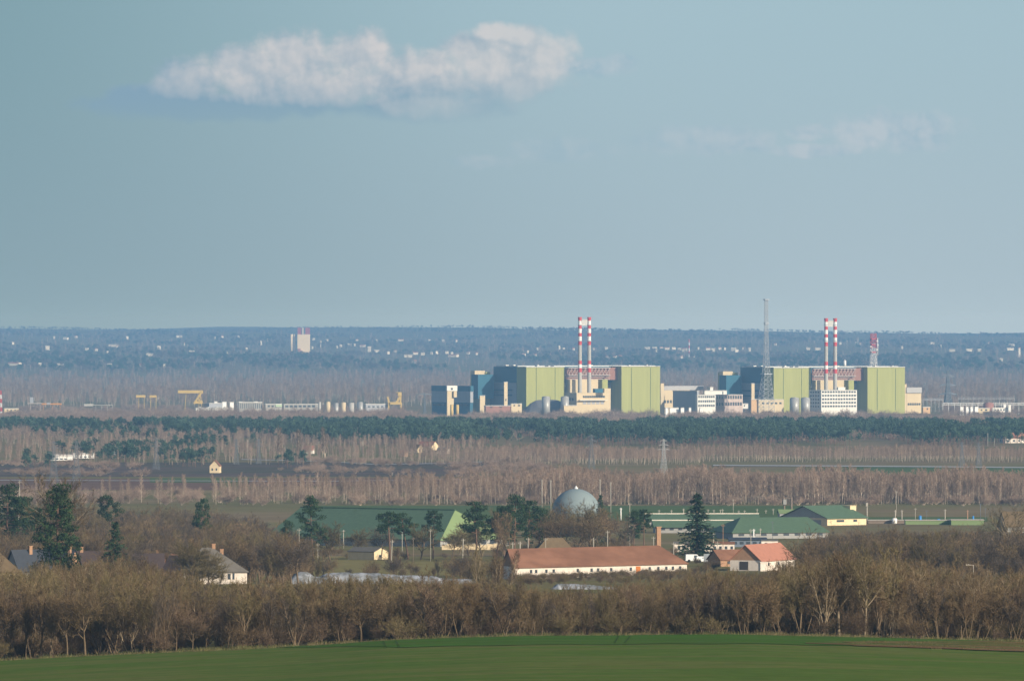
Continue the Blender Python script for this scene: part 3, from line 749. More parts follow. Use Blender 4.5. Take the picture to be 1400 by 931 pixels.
# yellow excavator-like crane
Y = 9150; t = thing('yard_crane', 'bright yellow crane with a raised jib left of the low grey hall', 'crane', G(540, Y))
p = MB(); p.box((541 - 700) * K * Y, Y, ZP(553, Y), ZP(549.6, Y), 15 * K * Y, 4); p.build('deck', M_YEL, t)
p = MB(); p.bar(PT(532, 551, Y), PT(530, 542.5, Y), 2.4); p.build('mast_arm', M_YEL, t)
p = MB(); p.bar(PT(542, 551, Y), PT(547.5, 541, Y), 3.4); p.bar(PT(547.5, 543, Y), PT(542, 536, Y), 1.8); p.bar(PT(548, 539, Y), PT(547.5, 552, Y), 2.2); p.build('jib', M_YEL, t)
p = MB(); p.box((546.6 - 700) * K * Y, Y, ZP(541.5, Y), ZP(536, Y), 5 * K * Y, 4); p.build('cab', M_YEL, t)
p = MB(); g = G(531.5, Y); p.bar((g.x, Y, g.z), PT(531.5, 550, Y), 2.0); g = G(548.5, Y); p.bar((g.x, Y, g.z), PT(548.5, 550, Y), 2.0); p.build('legs', M_YEL, t)
# long yard buildings and tanks
M_PANEL = mat('ribbed_pale_wall', (0.34, 0.32, 0.28), .8, .1, .1)
slab(327, 9120, 31, 1, 549.6, None, M_PANEL, 'ribbed_hall', 'pale ribbed hall with vertical stripes in the yard left of the plant', 'building', wins=[(328.5 + i * 2.5, 329.5 + i * 2.5, 551.5, 558.5) for i in range(12)])
slab(363, 9130, 22, 1, 552, None, M_PANEL, 'low_hall', 'low grey hall between the ribbed hall and the tank row', 'building', wins=[(366 + i * 5, 369 + i * 5, 554, 556.5) for i in range(4)])
slab(377, 9110, 8.5, .5, 552.4, 556, mat('pale_green_panel', (0.40, 0.50, 0.32)), 'panel_hut', 'pale green hut on the low grey hall', 'hut')
slab(388, 9140, 48, 1, 552.4, None, M_PANEL, 'pipe_hall', 'long grey hall left of the tank row with a flat roof', 'building', wins=[(390 + i * 6, 394 + i * 6, 554, 557) for i in range(7)])
slab(500, 9140, 30, 1, 552, None, M_GREYD, 'pipe_hall', 'dark low hall between the tank row and the bright yellow crane', 'building', wins=[(503 + i * 6, 506 + i * 6, 555, 557) for i in range(4)])
slab(286, 9140, 17, 8, 551.0, None, M_GREYD, 'dark_store', 'dark blue store behind the white fence left of the ribbed hall', 'building')
for i in range(22):
    x = 268 + i * 2.35
    slab(x, 9080, 1.9, .5, 557.2 - (1.2 if i % 5 == 2 else 0), None, M_WHITE, 'white_bag', 'white block in the pale row before the dark store', 'block', 'white blocks in a row before the dark store', depth=2)
for x, w, y in ((293, 4, 548.5), (304, 5.5, 549), (314.5, 5, 549.5), (326, 5, 549), (336.5, 5, 549.5), (347.5, 4.5, 548.8)):
    slab(x, 9180, w, 1, y, None, M_PAINTW, 'white_cabin', 'small white cabin poking above the yard halls', 'cabin', 'white cabins above the yard halls')
for i, (x, w, y, c) in enumerate(((437, 4, 549.4, M_CONC), (448.5, 6.5, 549, M_CREAM), (459.5, 7, 550.6, M_TANK), (469.5, 7, 549.8, M_CREAM), (480.3, 8, 550.2, M_CONC), (492.5, 8.2, 549.2, M_TANK))):
    tank(x, 9130, w, y, c, 'yard_tank', ['small pale tank at the left end of the tank row', 'cream tank, second in the tank row', 'grey tank, third in the tank row', 'cream tank, fourth in the tank row', 'pale round-topped tank, fifth in the tank row', 'grey tank at the right end of the tank row'][i], 'tank', 'tank row left of the plant')
slab(6, 8950, 19, 1, 558.2, None, M_CREAM, 'low_shed', 'pale low shed beside the thin mast at the left edge', 'shed', wins=[(9 + i * 5, 11 + i * 5, 560, 561.5) for i in range(3)])
slab(115, 9150, 12, .6, 552.6, 555.2, M_PANEL, 'conveyor_cabin', 'pale cabin at the left end of a thin conveyor over the trees', 'cabin')
m = MB(); m.bar(PT(127, 553.8, 9150), PT(155, 553.8, 9150), 1.1)
for x in (131, 139, 147, 154): q = G(x, 9150); m.bar(q, PT(x, 553.8, 9150), .7)
single('conveyor', m, M_PANEL, 'thin pale conveyor on legs over the bare trees at left', 'conveyor', G(140, 9150))
# ------------------------------------------------------------------ houses, farm, village
M_TERRA = mat('terracotta_tiles', (0.38, 0.165, 0.10), 0.85, 0.12, 0.5, col2=(0.29, 0.135, 0.085), mix_scale=0.15)
M_TERRAD = mat('old_brown_tiles', (0.195, 0.098, 0.062), 0.9, 0.14, 0.5, col2=(0.25, 0.125, 0.078), mix_scale=0.16, stretch=(.5, 1, 1))
M_MOSS = mat('mossy_brown_tiles', (0.155, 0.112, 0.066), 0.9, 0.18, 0.8)
M_BRICKR = mat('bright_red_tiles', (0.40, 0.172, 0.112), 0.85, 0.12, 0.9)
M_SLATE = mat('dark_slate', (0.045, 0.05, 0.06), 0.6, 0.15, 0.8)
M_GREYR = mat('grey_roof', (0.135, 0.12, 0.10), 0.85, 0.15, 0.7)
M_DKROOF = mat('dark_brown_roof', (0.075, 0.055, 0.050), 0.9, 0.15, 0.7)
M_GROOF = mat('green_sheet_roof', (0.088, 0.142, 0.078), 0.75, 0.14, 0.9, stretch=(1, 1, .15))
M_PALE_LIT_GREEN = mat('pale_and_sunlit_green', (0.19, 0.255, 0.108), 0.75, 0.08, 0.12)  # pale green paint, and sunlight put into the green hall's near hip
M_PLASTER = mat('old_white_plaster', (0.72, 0.63, 0.54), 0.9, 0.14, 0.8)
M_PLASTERC = mat('cream_plaster', (0.68, 0.54, 0.34), 0.9, 0.10, 0.6)
M_PLASTERG = mat('grey_plaster', (0.33, 0.32, 0.30), 0.9, 0.10, 0.6)
M_BRICK = mat('orange_brick', (0.37, 0.22, 0.135), 0.9, 0.15, 1.5)
M_DOORO = mat('orange_door', (0.55, 0.17, 0.03), 0.7, 0.1, 1)
M_WOODD = mat('dark_wood', (0.06, 0.05, 0.045), 0.85, 0.15, 1.5)
M_POST = mat('concrete_post', (0.40, 0.36, 0.295), 0.85, 0.08, 1.2)
M_POSTD = mat('wooden_post', (0.22, 0.17, 0.13), 0.9, 0.12, 1.2)
M_SHEET = mat('white_plastic_sheet', (0.33, 0.34, 0.36), 0.7, 0.4, 0.9, col2=(0.15, 0.15, 0.14), mix_scale=0.5)
M_DOME = mat('grey_green_dome', (0.20, 0.245, 0.25), 0.7, 0.05, 0.3)
M_CARW = mat('white_car_paint', (0.78, 0.78, 0.76), 0.35, 0.04, 1, spec=0.5)
M_TYRE = mat('tyre_rubber', (0.02, 0.02, 0.02), 0.9)
M_BLUE = mat('blue_plastic', (0.05, 0.22, 0.50), 0.5, 0.1, 1)

def solid(mb, pts, th, mi=0):
    """a flat polygon given thickness downwards"""
    n = len(pts); b = len(mb.v); pts = [Vector(p) for p in pts]
    mb.v += [tuple(p) for p in pts] + [tuple(p - Vector((0, 0, th))) for p in pts]
    mb.f.append(tuple(range(b, b + n))); mb.f.append(tuple(b + n + i for i in reversed(range(n))))
    for i in range(n): j = (i + 1) % n; mb.f.append((b + i, b + n + i, b + n + j, b + j))
    mb.m += [mi] * (n + 2); mb.sm += [False] * (n + 2)

def house(name, label, cat, corner, yaw, L, W, eave, rise, wallm, roofm, hip=(0, 0), over=.35, wins=(), gwins=(), rwins=(), doors=(), chimneys=(), tilt=0.0, group=None, anchor='L', z=None, gable_m=None, ridge_cap=None, hip_m=None):
    """corner = ground point of the front-left (anchor 'L') or front-right ('R') corner; yaw = bearing of the ridge"""
    ps = math.radians(yaw); u = Vector((math.cos(ps), math.sin(ps), 0)); v = Vector((-math.sin(ps), math.cos(ps), 0))
    o = Vector(corner); o = o if anchor == 'L' else o - u * L
    z0 = corner[2] if z is None else z
    o.z = z0; c = o + u * (L / 2) + v * (W / 2); t = thing(name, label, cat, (c.x, c.y, z0), group)
    tl = math.tan(math.radians(tilt))
    def P(a, b, h): q = o + u * a + v * b; return Vector((q.x, q.y, z0 + h + a * tl))
    m = MB()
    lo = [P(0, 0, -1.5), P(L, 0, -1.5), P(L, W, -1.5), P(0, W, -1.5)]; hi = [P(0, 0, eave), P(L, 0, eave), P(L, W, eave), P(0, W, eave)]
    m.hull8(lo, hi)
    for k, a in ((0, 0), (1, L)):
        if hip[k] <= 0:
            a0, a1 = (a, a + .3) if k == 0 else (a - .3, a); b = len(m.v)
            m.v += [tuple(q) for q in (P(a0, 0, eave + .005), P(a0, W, eave + .005), P(a0, W / 2, eave + rise - .12), P(a1, 0, eave + .005), P(a1, W, eave + .005), P(a1, W / 2, eave + rise - .12))]
            m.f += [(b, b + 2, b + 1), (b + 3, b + 4, b + 5), (b, b + 1, b + 4, b + 3), (b + 1, b + 2, b + 5, b + 4), (b + 2, b, b + 3, b + 5)]; m.m += [1] * 5; m.sm += [False] * 5
    m.build('wall', [wallm, gable_m or wallm], t)
    r = MB(); sl = rise / (W / 2); e = over; ze = eave - e * sl + .16; zr = eave + rise + .16
    aL = hip[0] if hip[0] > 0 else -e; aR = L - hip[1] if hip[1] > 0 else L + e
    rl, rr = P(aL, W / 2, zr), P(aR, W / 2, zr)
    solid(r, [P(-e, -e, ze), P(L + e, -e, ze), rr, rl], .15); solid(r, [P(L + e, W + e, ze), P(-e, W + e, ze), rl, rr], .15)
    if hip[0] > 0: solid(r, [P(-e, W + e, ze), P(-e, -e, ze), rl], .15)
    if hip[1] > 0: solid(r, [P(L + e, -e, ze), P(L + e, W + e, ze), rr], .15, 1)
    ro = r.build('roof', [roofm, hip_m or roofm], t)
    if ridge_cap:
        k = MB(); k.bar(rl + Vector((0, 0, .1)), rr + Vector((0, 0, .1)), .45); k.build('ridge_cap', ridge_cap, ro)
    for a, b, hgt in chimneys:
        k = MB(); q = P(a, b, 0); k.box(q.x, q.y, q.z + eave, q.z + hgt, .7, .7, ps); k.box(q.x, q.y, q.z + hgt, q.z + hgt + .15, .85, .85, ps); k.build('chimney', M_BRICK, ro)
    def onface(p, q, nrm, h0, h1, nm, mm):
        k = MB(); w = nrm * .06; i = nrm * -.1
        l4 = [p + w, q + w, q + i, p + i]
        k.hull8([(x.x, x.y, x.z + h0) for x in l4], [(x.x, x.y, x.z + h1) for x in l4]); k.build(nm, mm, t)
    for a, b, h0, h1 in wins: onface(P(a, 0, 0), P(b, 0, 0), -v, h0, h1, 'window', M_GLASSD)
    for a, b, h0, h1, mm in doors: onface(P(a, 0, 0), P(b, 0, 0), -v, h0, h1, 'door', mm)
    for a, b, h0, h1, mm in gwins: onface(P(0, b, 0), P(0, a, 0), -u, h0, h1, 'door' if mm is M_WOODD else 'window', mm)
    for a, b, h0, h1 in rwins: onface(P(L, a, 0), P(L, b, 0), u, h0, h1, 'window', M_GLASSD)
    return t

# long barn
c = G(703, 2000)
bw = []
for x in (726, 733, 747, 757, 790, 809, 818, 836, 863, 889, 901, 912, 921, 931):
    a = (x - 703) * .172 / math.cos(math.radians(16)); bw.append((a - .25, a + .3, 1.2, 2.0))
a = (873 - 703) * .172 / math.cos(math.radians(16))
house('long_barn', 'long white barn with a weathered terracotta roof and a row of tiny windows', 'barn', c, 16, 42.5, 9.6, 2.75, 4.0, M_PLASTER, M_TERRAD, hip=(0, 5.5), wins=bw, doors=[(a - .5, a + .6, .3, 2.2, M_DOORO)], tilt=.9, z=c.z + .2, gable_m=M_BRICK)
# red-roofed house
c = G(1040, 2050)
house('farm_house', 'white farm house with a bright orange-red roof and dark gable door', 'house', c, 68, 24, 7.9, 2.3, 3.6, M_PLASTER, M_BRICKR, gwins=[(3.2, 5.4, 0, 2.0, M_WOODD)], wins=[(5, 6, .9, 1.7), (12, 13, .9, 1.7)], gable_m=M_BRICK, z=c.z + .2)
m = MB(); q = G(1042.5, 2046); m.box(q.x, q.y, q.z - .5, q.z + 2.1, 1.6, 1.6, .3); m.box(q.x, q.y, q.z + 2.1, q.z + 2.25, 1.9, 1.9, .3)
single('lean_to', m, M_PLASTER, 'small white lean-to at the near corner of the red-roofed farm house', 'shed', q)
c = G(985, 2120)
house('shed', 'low brick shed with a dark red roof half hidden left of the red-roofed house', 'shed', c, 30, 8, 6, 1.8, 2.2, M_BRICK, M_TERRAD, wins=[(2, 2.8, .6, 1.3)])
# brown hip house and chimney behind the barn
c = G(724, 2160)
house('brown_house', 'house with a mossy brown hipped roof peeking over the long barn', 'house', c, 12, 13.5, 9, 2.6, 5.0, M_PLASTERG, M_MOSS, hip=(5.5, 3.9), chimneys=[(12.6, 5, 4.6)], wins=[(2, 3, 1, 2), (6, 7, 1, 2)])
g = G(900, 2060); t = thing('brick_chimney', 'tall square brick chimney rising at the right end of the long barn', 'chimney', g)
m = MB(); m.box(g.x, g.y, g.z - .5, ZP(721, 2060), 1.05, 1.05, .3); m.build('stack', M_BRICK, t)
m = MB(); m.box(g.x, g.y, ZP(721, 2060), ZP(719.6, 2060), 1.3, 1.3, .3); m.build('cap', M_BRICK, t)
# village on the left
c = G(250, 1750)
house('white_house', 'small white house with a grey hipped roof standing by itself at left', 'house', c, 9, 13.3, 8.6, 2.7, 4.5, M_PLASTER, M_GREYR, hip=(4.5, 6.6), wins=[(7.9, 8.45, .9, 2.1), (9.3, 9.9, .9, 2.1), (10.3, 10.7, .9, 2.2)], chimneys=[(6.9, 4.4, 8.0), (8.6, 4.6, 6.9)])
c = G(-62, 1720)
house('brown_house', 'house with a grey-brown hipped roof and pale wall at the left edge', 'house', c, 8, 13.2, 8.5, 2.7, 4.7, M_PLASTERC, M_MOSS, hip=(4, 5.0), wins=[(9.6, 10.2, 1, 2), (11.3, 11.9, 1, 2)])
c = G(27, 1800)
house('dark_house', 'house with a blue-black slate roof beside the left edge house', 'house', c, 30, 8, 7, 2.6, 4.2, M_PLASTERG, M_SLATE, chimneys=[(4, 3, 7.6)], wins=[(2, 3, 1, 2)])
c = G(52, 1830)
house('dark_house', 'house with a steep black roof and reddish chimney left of the tall dark spruce', 'house', c, -25, 7, 7, 2.8, 4.2, M_BRICK, M_SLATE, chimneys=[(6.3, 2.5, 8.0)], wins=[(2, 3, 1, 2)])
c = G(104, 1840)
house('dark_house', 'low house with a dull dark brown roof between the two big spruces', 'house', c, 6, 7, 8, 2.6, 3.9, M_PLASTERG, M_DKROOF, chimneys=[(1.4, 4, 7.4)], wins=[(2, 3, 1, 2)])
c = G(176, 1840)
house('dark_house', 'low house with a plain dark roof in front of the terracotta one', 'house', c, 4, 7.5, 8, 2.6, 3.4, M_PLASTERG, M_DKROOF, wins=[(2, 3, 1, 2)])
c = G(222, 1830)
house('dark_house', 'low dark barn left of the white hipped house', 'house', c, -30, 8, 7, 2.4, 3.2, M_PLASTERG, M_DKROOF, wins=[(2, 3, 1, 2)])
c = G(188, 2010)
house('terracotta_house', 'house with a faded terracotta roof and two pale chimneys behind the dark roofs', 'house', c, 3, 7.0, 8, 2.4, 3.4, M_PLASTERC, M_TERRA, chimneys=[(2.4, 4, 6.6), (4.8, 4, 6.6)], wins=[(2, 3, 1, 2)])
c = G(229, 2020)
house('terracotta_house', 'smaller house with a sloping reddish roof and a white spot of wall', 'house', c, -14, 5.4, 7, 2.4, 3.2, M_PLASTER, M_TERRAD, hip=(0, 2.4), wins=[(1, 1.7, 1, 2)])
c = G(511.5, 2330)
house('shed', 'small shed with a sunlit cream gable in the open yard', 'shed', c, -40, 9.5, 5.9, 2.2, 1.1, M_PLASTERC, M_GREYR, anchor='R', over=.2, rwins=[(2, 2.8, .7, 1.4)])
c = G(1376, 2480)
house('brown_house', 'house with a brown roof among the trees at the right edge', 'house', c, 12, 14, 9, 3, 4, M_PLASTERG, M_MOSS, z=ZP(733, 2480), wins=[(2, 3, 1, 2)])
# green hall
c = G(602, 2650)
house('green_hall', 'very large hall with a dark green roof whose near end is coloured sunlit green', 'hall', c, -40, 72, 33, 2.2, 8.6, M_PLASTERG, M_GROOF, hip=(0, 8), anchor='R', over=.6, hip_m=M_PALE_LIT_GREEN, ridge_cap=M_GROOF, rwins=[(4 + 5 * i, 7 + 5 * i, .4, 1.7) for i in range(5)])  # hip's lighter green stands for sun on the same roof sheet
m = MB()
for i in range(9):
    a, b = G(604 + i * 9, 2560), G(611.5 + i * 9, 2560)
    m.box((a.x + b.x) / 2, 2560, a.z - .3, a.z + 1.5 + .2 * (i % 3), abs(b.x - a.x) + .01, .25)
    m.box(b.x + .17, 2560, a.z - .3, a.z + 1.9, .3, .4)
single('yard_wall', m, M_PLASTERC, 'broken pale yard wall below the shining end of the green hall', 'wall', G(645, 2560))
# dome
Yd = 2900; g = G(787.5, Yd); t = thing('gas_dome', 'big grey-green dome behind bare trees and pines, blue in shade on its left', 'dome', g)
sd = K * Yd; rD = 33 * sd; zc = ZP(701, Yd)
m = MB(); m.tube((g.x, g.y, g.z - .5), (g.x, g.y, zc), rD, rD, 48); m.build('tank_wall', mat('dark_green_tank', (0.10, 0.11, 0.09), .8), t)
m = MB(); n, k = 48, 12
for j in range(k):
    a, b = j / k * math.pi / 2, (j + 1) / k * math.pi / 2
    m.tube((g.x, g.y, zc + rD * math.sin(a)), (g.x, g.y, zc + rD * math.sin(b)), rD * math.cos(a) * 1.004, max(.05, rD * math.cos(b)) * 1.004, n, cap=False)
m.build('membrane', M_DOME, t)
m = MB(); m.tube((g.x, g.y, zc + rD - .1), (g.x, g.y, zc + rD + .5), .7, .6, 10); m.tube((g.x, g.y, zc + rD + .5), (g.x, g.y, zc + rD + 1.0), .35, .1, 10); m.build('vent_cap', M_PAINTW, t)
# farm roofs on the right
farm = [('long_barn', 'far long low barn with a dark green roof and pale ridge strip', G(886, 3080), 3, 40, 13, 2.3, 2.0), ('long_barn', 'long low green barn with two pale strips, nearer than the far one', G(896, 2960), 3, 27, 11, 2.2, 1.9)]
for nm, lb, c, y, L, W, e, r in farm:
    house(nm, lb, 'barn', c, y, L, W, e, r, M_PLASTERG, M_GROOF, ridge_cap=M_PLASTER, over=.8, wins=[(2 + 3 * i, 3.4 + 3 * i, 1, 1.7) for i in range(int(L / 3.2))])
c = G(1002, 2850)
house('green_barn', 'broad barn with a bright green roof in front of the cream-walled shed', 'barn', c, 18, 34, 24, 2.2, 4.6, M_PLASTERG, M_GROOF, hip=(7, 3), over=.6, wins=[(2 + 4 * i, 4 + 4 * i, 1, 1.7) for i in range(8)])
c = G(1131, 3100)
house('cream_barn', 'big barn with cream long wall, green roof and grey gable', 'barn', c, 45, 21, 23.5, 2.7, 4.2, M_PLASTERC, M_GROOF, over=.7, gable_m=M_PLASTERG, wins=[(5, 9, 1.2, 2.0), (14, 16, 1.2, 2.0)], gwins=[(3, 20, .3, 2.0, M_PLASTERG)])
q = G(1161, 3122); m = MB(); m.box(q.x, q.y, ZP(703, 3122), ZP(691.2, 3122), 3.2, 4, .78); m.box(q.x, q.y, ZP(691.2, 3122), ZP(690.6, 3122), 3.6, 4.4, .78)
single('ventilation_tower', m, M_PLASTERC, 'cream box rising over the back of the big cream-walled barn', 'tower', (q.x, q.y, q.z))
c = G(1066, 3160); house('lean_to', 'small bright green roof behind the grey gable of the cream-walled barn', 'shed', c, 5, 6, 6, 3.5, 1.2, M_PLASTERG, M_PALE_LIT_GREEN, wins=[(2, 3, 1, 2)])
c = G(998, 2600)
house('low_shed', 'low dark shed with a blue-grey front below the green roofs', 'shed', c, 3, 11, 7, 2.2, .5, mat('blue_grey_wall', (0.16, 0.19, 0.23)), M_SLATE, over=.5, wins=[(1 + 2 * i, 2.2 + 2 * i, .8, 1.6) for i in range(5)])
c = G(1041, 2560); house('white_hut', 'white flat-roofed hut right of the low dark shed', 'hut', c, 3, 5.0, 4, 2.0, .25, M_PLASTER, M_GREYR, over=.1, wins=[(1, 1.8, .8, 1.5)])
for x, Y, L, e, lb in ((922, 2420, 4.4, 2.2, 'white low wall building left of the big spruce'), (963, 2400, 8.5, 2.2, 'pinkish white low building behind the big spruce')):
    c = G(x, Y); house('white_hut', lb, 'building', c, 2, L, 5, e, .5, M_PLASTER, M_TERRAD if x > 950 else M_GREYR, over=.2, wins=[(1 + i * 1.6, 1.7 + i * 1.6, .8, 1.6) for i in range(int(L / 1.7))])
# silage bunker
def wallbox(x0, x1, Y, yt, name, label, m_, dep=8, cap=None):
    a, b = G(x0, Y), G(x1, Y); t = thing(name, label, 'wall', ((a.x + b.x) / 2, Y, a.z))
    m = MB(); m.box((a.x + b.x) / 2, Y + dep / 2, min(a.z, b.z) - .5, ZP(yt, Y), b.x - a.x, dep); m.build('wall', m_, t)
    m = MB(); m.box((a.x + b.x) / 2, Y + dep / 2, ZP(yt, Y) + .004, ZP(yt, Y) + .25, b.x - a.x + .4, dep + .4); m.build('coping', cap or M_POST, t)
wallbox(1187, 1240, 3140, 711.5, 'bunker_wall', 'low brownish bunker wall right of the cream-walled barn', M_POSTD)
wallbox(1238, 1300, 3120, 711.5, 'bunker_wall', 'pale green bunker wall with a light coping, left part', M_PALE_LIT_GREEN, 9)
wallbox(1300.5, 1345, 3110, 711.0, 'bunker_wall', 'pale green bunker wall with a light coping, right part', M_PALE_LIT_GREEN, 9)
def barrel(px, Y, yt, yb, w, m_, name, label, cat):
    s = K * Y; q = PT(px, yb, Y); t = thing(name, label, cat, q); r = w * s / 2
    m = MB(); m.tube(q - Vector((0, 0, 1.2)), PT(px, yt + .6, Y), r, r, 14); m.build('body', m_, t)
    m = MB(); m.tube(PT(px, yt + .6, Y), PT(px, yt, Y), r * .9, r * .4, 14); m.build('lid', m_, t)
barrel(1258, 3122, 704.5, 711, 4, M_BLUE, 'blue_tank', 'blue upright tank on the pale green bunker', 'tank')
barrel(1283, 3124, 709, 711.5, 5, M_BLUE, 'blue_tank', 'low blue tub on the pale green bunker', 'tank')
barrel(1330.5, 3116, 705, 711, 2.6, M_BLUE, 'blue_tank', 'slim blue tank near the right end of the bunker', 'tank')
barrel(1223, 3138, 708, 711.6, 7, M_PAINTW, 'white_tank', 'round white tank on the brownish bunker wall', 'tank')
barrel(1357, 1640, 799.5, 806, 6, M_PAINTW, 'white_tank', 'white round tub in the bushes at the right', 'tank')
# H-frame
t = thing('transformer_frame', 'wooden H-frame with two posts behind the grey gable', 'pole', G(1077, 3220))
for x in (1072.3, 1082.2):
    q = G(x, 3220); m = MB(); m.tube(q, PT(x, 679.5, 3220), .35, .28, 8); m.build('post', M_POSTD, t)
m = MB(); m.bar(PT(1069.5, 680.6, 3220), PT(1084, 680.6, 3220), .4); m.build('crossbar', M_POSTD, t)
m = MB(); q = PT(1073, 686, 3219.4); m.box(q.x, q.y, q.z - 1, q.z + 1, 1.2, .8); m.build('transformer', M_PLASTERG, t)

# posts and poles: (px, top y, depth, width px, material, label)
def pole(px, yt, Y, w, m_, label, lean=0, group=None, head=None, name='utility_pole', cat='pole'):
    g = G(px, Y); s = K * Y; t = thing(name, label, cat, g, group); top = PT(px + lean, yt, Y); r = max(.08, w * s * .42)
    m = MB(); m.tube(g - Vector((0, 0, .4)), top, r, r * .72, 8); m.build('post', m_, t)
    m = MB()
    if head == 'lamp': m.bar(top - Vector((0, 0, .1)), top + Vector((-1.0, 0, .05)), .16); m.box(top.x - 1.1, top.y, top.z - .08, top.z + .12, .7, .3); nm = 'lamp_head'
    elif head == 'box': m.box(top.x, top.y, top.z - 1.4, top.z, r * 3, r * 3); nm = 'head_box'
    else: m.bar(top + Vector((-.5, 0, -.5)), top + Vector((.5, 0, -.5)), .11); m.tube(top + Vector((-.4, 0, -.45)), top + Vector((-.4, 0, -.2)), .06, .05, 6); m.tube(top + Vector((.4, 0, -.45)), top + Vector((.4, 0, -.2)), .06, .05, 6); nm = 'crossbar'
    m.build(nm, m_, t)
    return t
POLES = [(409, 722, 2100, 1.0, M_POST, 'short pale pole among bare trees left of the sheeted mound', 0), (434.5, 742, 2200, 1.0, M_POST, 'pale pole standing left of the long white mound', 0), (464.5, 728, 2600, 1.0, M_POSTD, 'thin brownish pole beside a brighter one before the green hall', 0), (469.6, 724, 2600, 1.5, M_POST, 'bright white pole in front of the green hall', 0),
         (534.6, 738, 2150, 1.6, M_POST, 'tall pale pole right of the cream gabled shed', 1.6), (549.8, 727, 2420, 1.3, M_POST, 'pale pole behind the cream gabled shed', 0), (565, 734, 2270, 1.0, M_POSTD, 'dull brown pole in the open yard', 0), (632, 736, 2150, 1.7, M_POST, 'tall pale pole with bent foot left of the long barn', 1.4),
         (588.5, 723, 2300, 1.0, M_POST, 'pale pole under the umbrella pines', 0), (701, 741, 2080, 1.7, M_POST, 'short white post at the left end of the barn ridge', 0), (711, 740, 2090, 2.2, M_POST, 'thick pale post over the left part of the barn ridge', 0), (722, 734.5, 2080, 1.6, M_POST, 'white pole left of the mossy brown roof', 0),
         (746, 735, 2100, 1.0, M_POST, 'slim pale pole in front of the mossy brown roof', 0), (811.5, 735, 2100, 1.7, M_POST, 'pale pole just right of the mossy brown roof', 0), (830.7, 725, 2120, 1.5, M_POST, 'greyish pole over the middle of the barn ridge', 0), (861, 687, 2450, 1.2, M_POST, 'tall thin pole left of the dense dark pine', 0),
         (893.5, 733, 2100, 1.1, M_POST, 'short pale pole left of the brick chimney', 0), (921, 741, 2090, 1.5, M_POST, 'pale post by the right end of the barn roof', 0), (975.5, 728, 2350, 1.4, M_POST, 'white pole right of the big spruce', 0), (980.7, 740, 2150, 1.1, M_POST, 'pale thin pole nearer than the white pole right of the big spruce', 0),
         (988.5, 716, 2250, 1.0, M_BRICK, 'reddish thin mast above the red-roofed house', 0), (1026.5, 723, 2400, 1.2, M_POST, 'pale pole behind the ridge of the red-roofed house', 0), (1030.4, 723, 2650, 2.6, M_PAINTW, 'thick white post before the bright green barn roof', 0), (1039.5, 722, 2650, 1.6, M_POST, 'pale post right of the thick white post', 0),
         (1056.5, 712, 2700, .9, M_MASTD, 'thin dark pole crossing the bright green barn roof', 0), (741, 655, 3400, 1.4, M_POST, 'tall thin mast standing to the left of the dome', 0), (753, 656, 3300, 1.7, M_POST, 'tall pale mast touching the left rim of the dome', 0), (820.3, 655, 3350, 1.6, M_POST, 'tall pale mast touching the right rim of the dome', 0),
         (835, 659, 3300, 1.4, M_POST, 'tall thin mast standing to the right of the dome', 0), (848.8, 694, 3200, 2.4, M_PAINTW, 'short white post right of the dome', 0), (1002.4, 682, 3350, .9, M_POST, 'thin tall pole in the green strip right of the big spruce', 0), (1224, 697, 3150, 2.2, M_POST, 'pale post over the white round tank', 0),
         (1225.6, 671, 3300, .9, M_POST, 'very thin tall pole behind the white round tank', 0), (1233, 697, 3150, 1.9, M_POST, 'pale post just right of the white round tank', 0), (1251.3, 694, 3160, 1.0, M_POST, 'thin pale post left of the blue upright tank', 0), (1292, 696, 3140, 1.9, M_POST, 'pale post in the middle of the bunker', 0),
         (1322.8, 697, 3140, 2.0, M_BRICK, 'orange topped post near the right end of the bunker', 0), (1340.4, 688, 3200, 1.2, M_MASTD, 'dark thin pole at the right end of the bunker', 0), (1347, 694, 3200, .8, M_MASTD, 'faint thin pole past the right end of the bunker', 0), (1267, 697, 3180, .8, M_MASTD, 'thin grey pole right of the blue upright tank', 0),
         (24, 657, 2500, 1.4, M_POST, 'pale leaning pole behind the dark evergreens at left', 3), (126.5, 607, 5200, .9, M_POST, 'white pole by the long pale greenhouses', 0), (338.5, 601, 5100, .9, M_POST, 'white pole right of the faint pylons', 0), (484, 604, 5200, .8, M_POST, 'thin white pole in the plain, left one of two', 0), (496, 603, 5200, .9, M_POST, 'thin white pole in the plain, right one of two', 0),
         (536.5, 646, 4400, .8, M_POST, 'thin pole on the brown plain above the green hall', 0), (1350.5, 592, 5700, .9, M_POST, 'thin white pole before the pines at the right', 0), (1359.5, 597, 5700, .8, M_POST, 'shorter thin pole before the pines at the right', 0)]
for px, yt, Y, w, m_, lb, ln in POLES: pole(px, yt, Y, w, m_, lb, ln)
pole(1185.3, 687, 3160, 2.2, M_POST, 'post with a pale box head right of the cream-walled barn', head='box')
pole(1330.8, 772, 1640, 1.2, M_POST, 'street lamp post among the bushes at the right', head='lamp', name='street_lamp', cat='lamp')
rp = random.Random(3)
for x in (901, 918, 934.5, 942, 968, 976, 985, 988, 1010, 1018, 1035, 1047, 1057, 1068):
    Y = 3330 + rp.uniform(-30, 30)
    pole(x, 695 + rp.uniform(0, 3), Y, 1.2 if x != 934.5 else 1.8, M_POST, 'short pale post in the green strip behind the farm roofs', group='short posts in the green strip', name='field_post', cat='post')
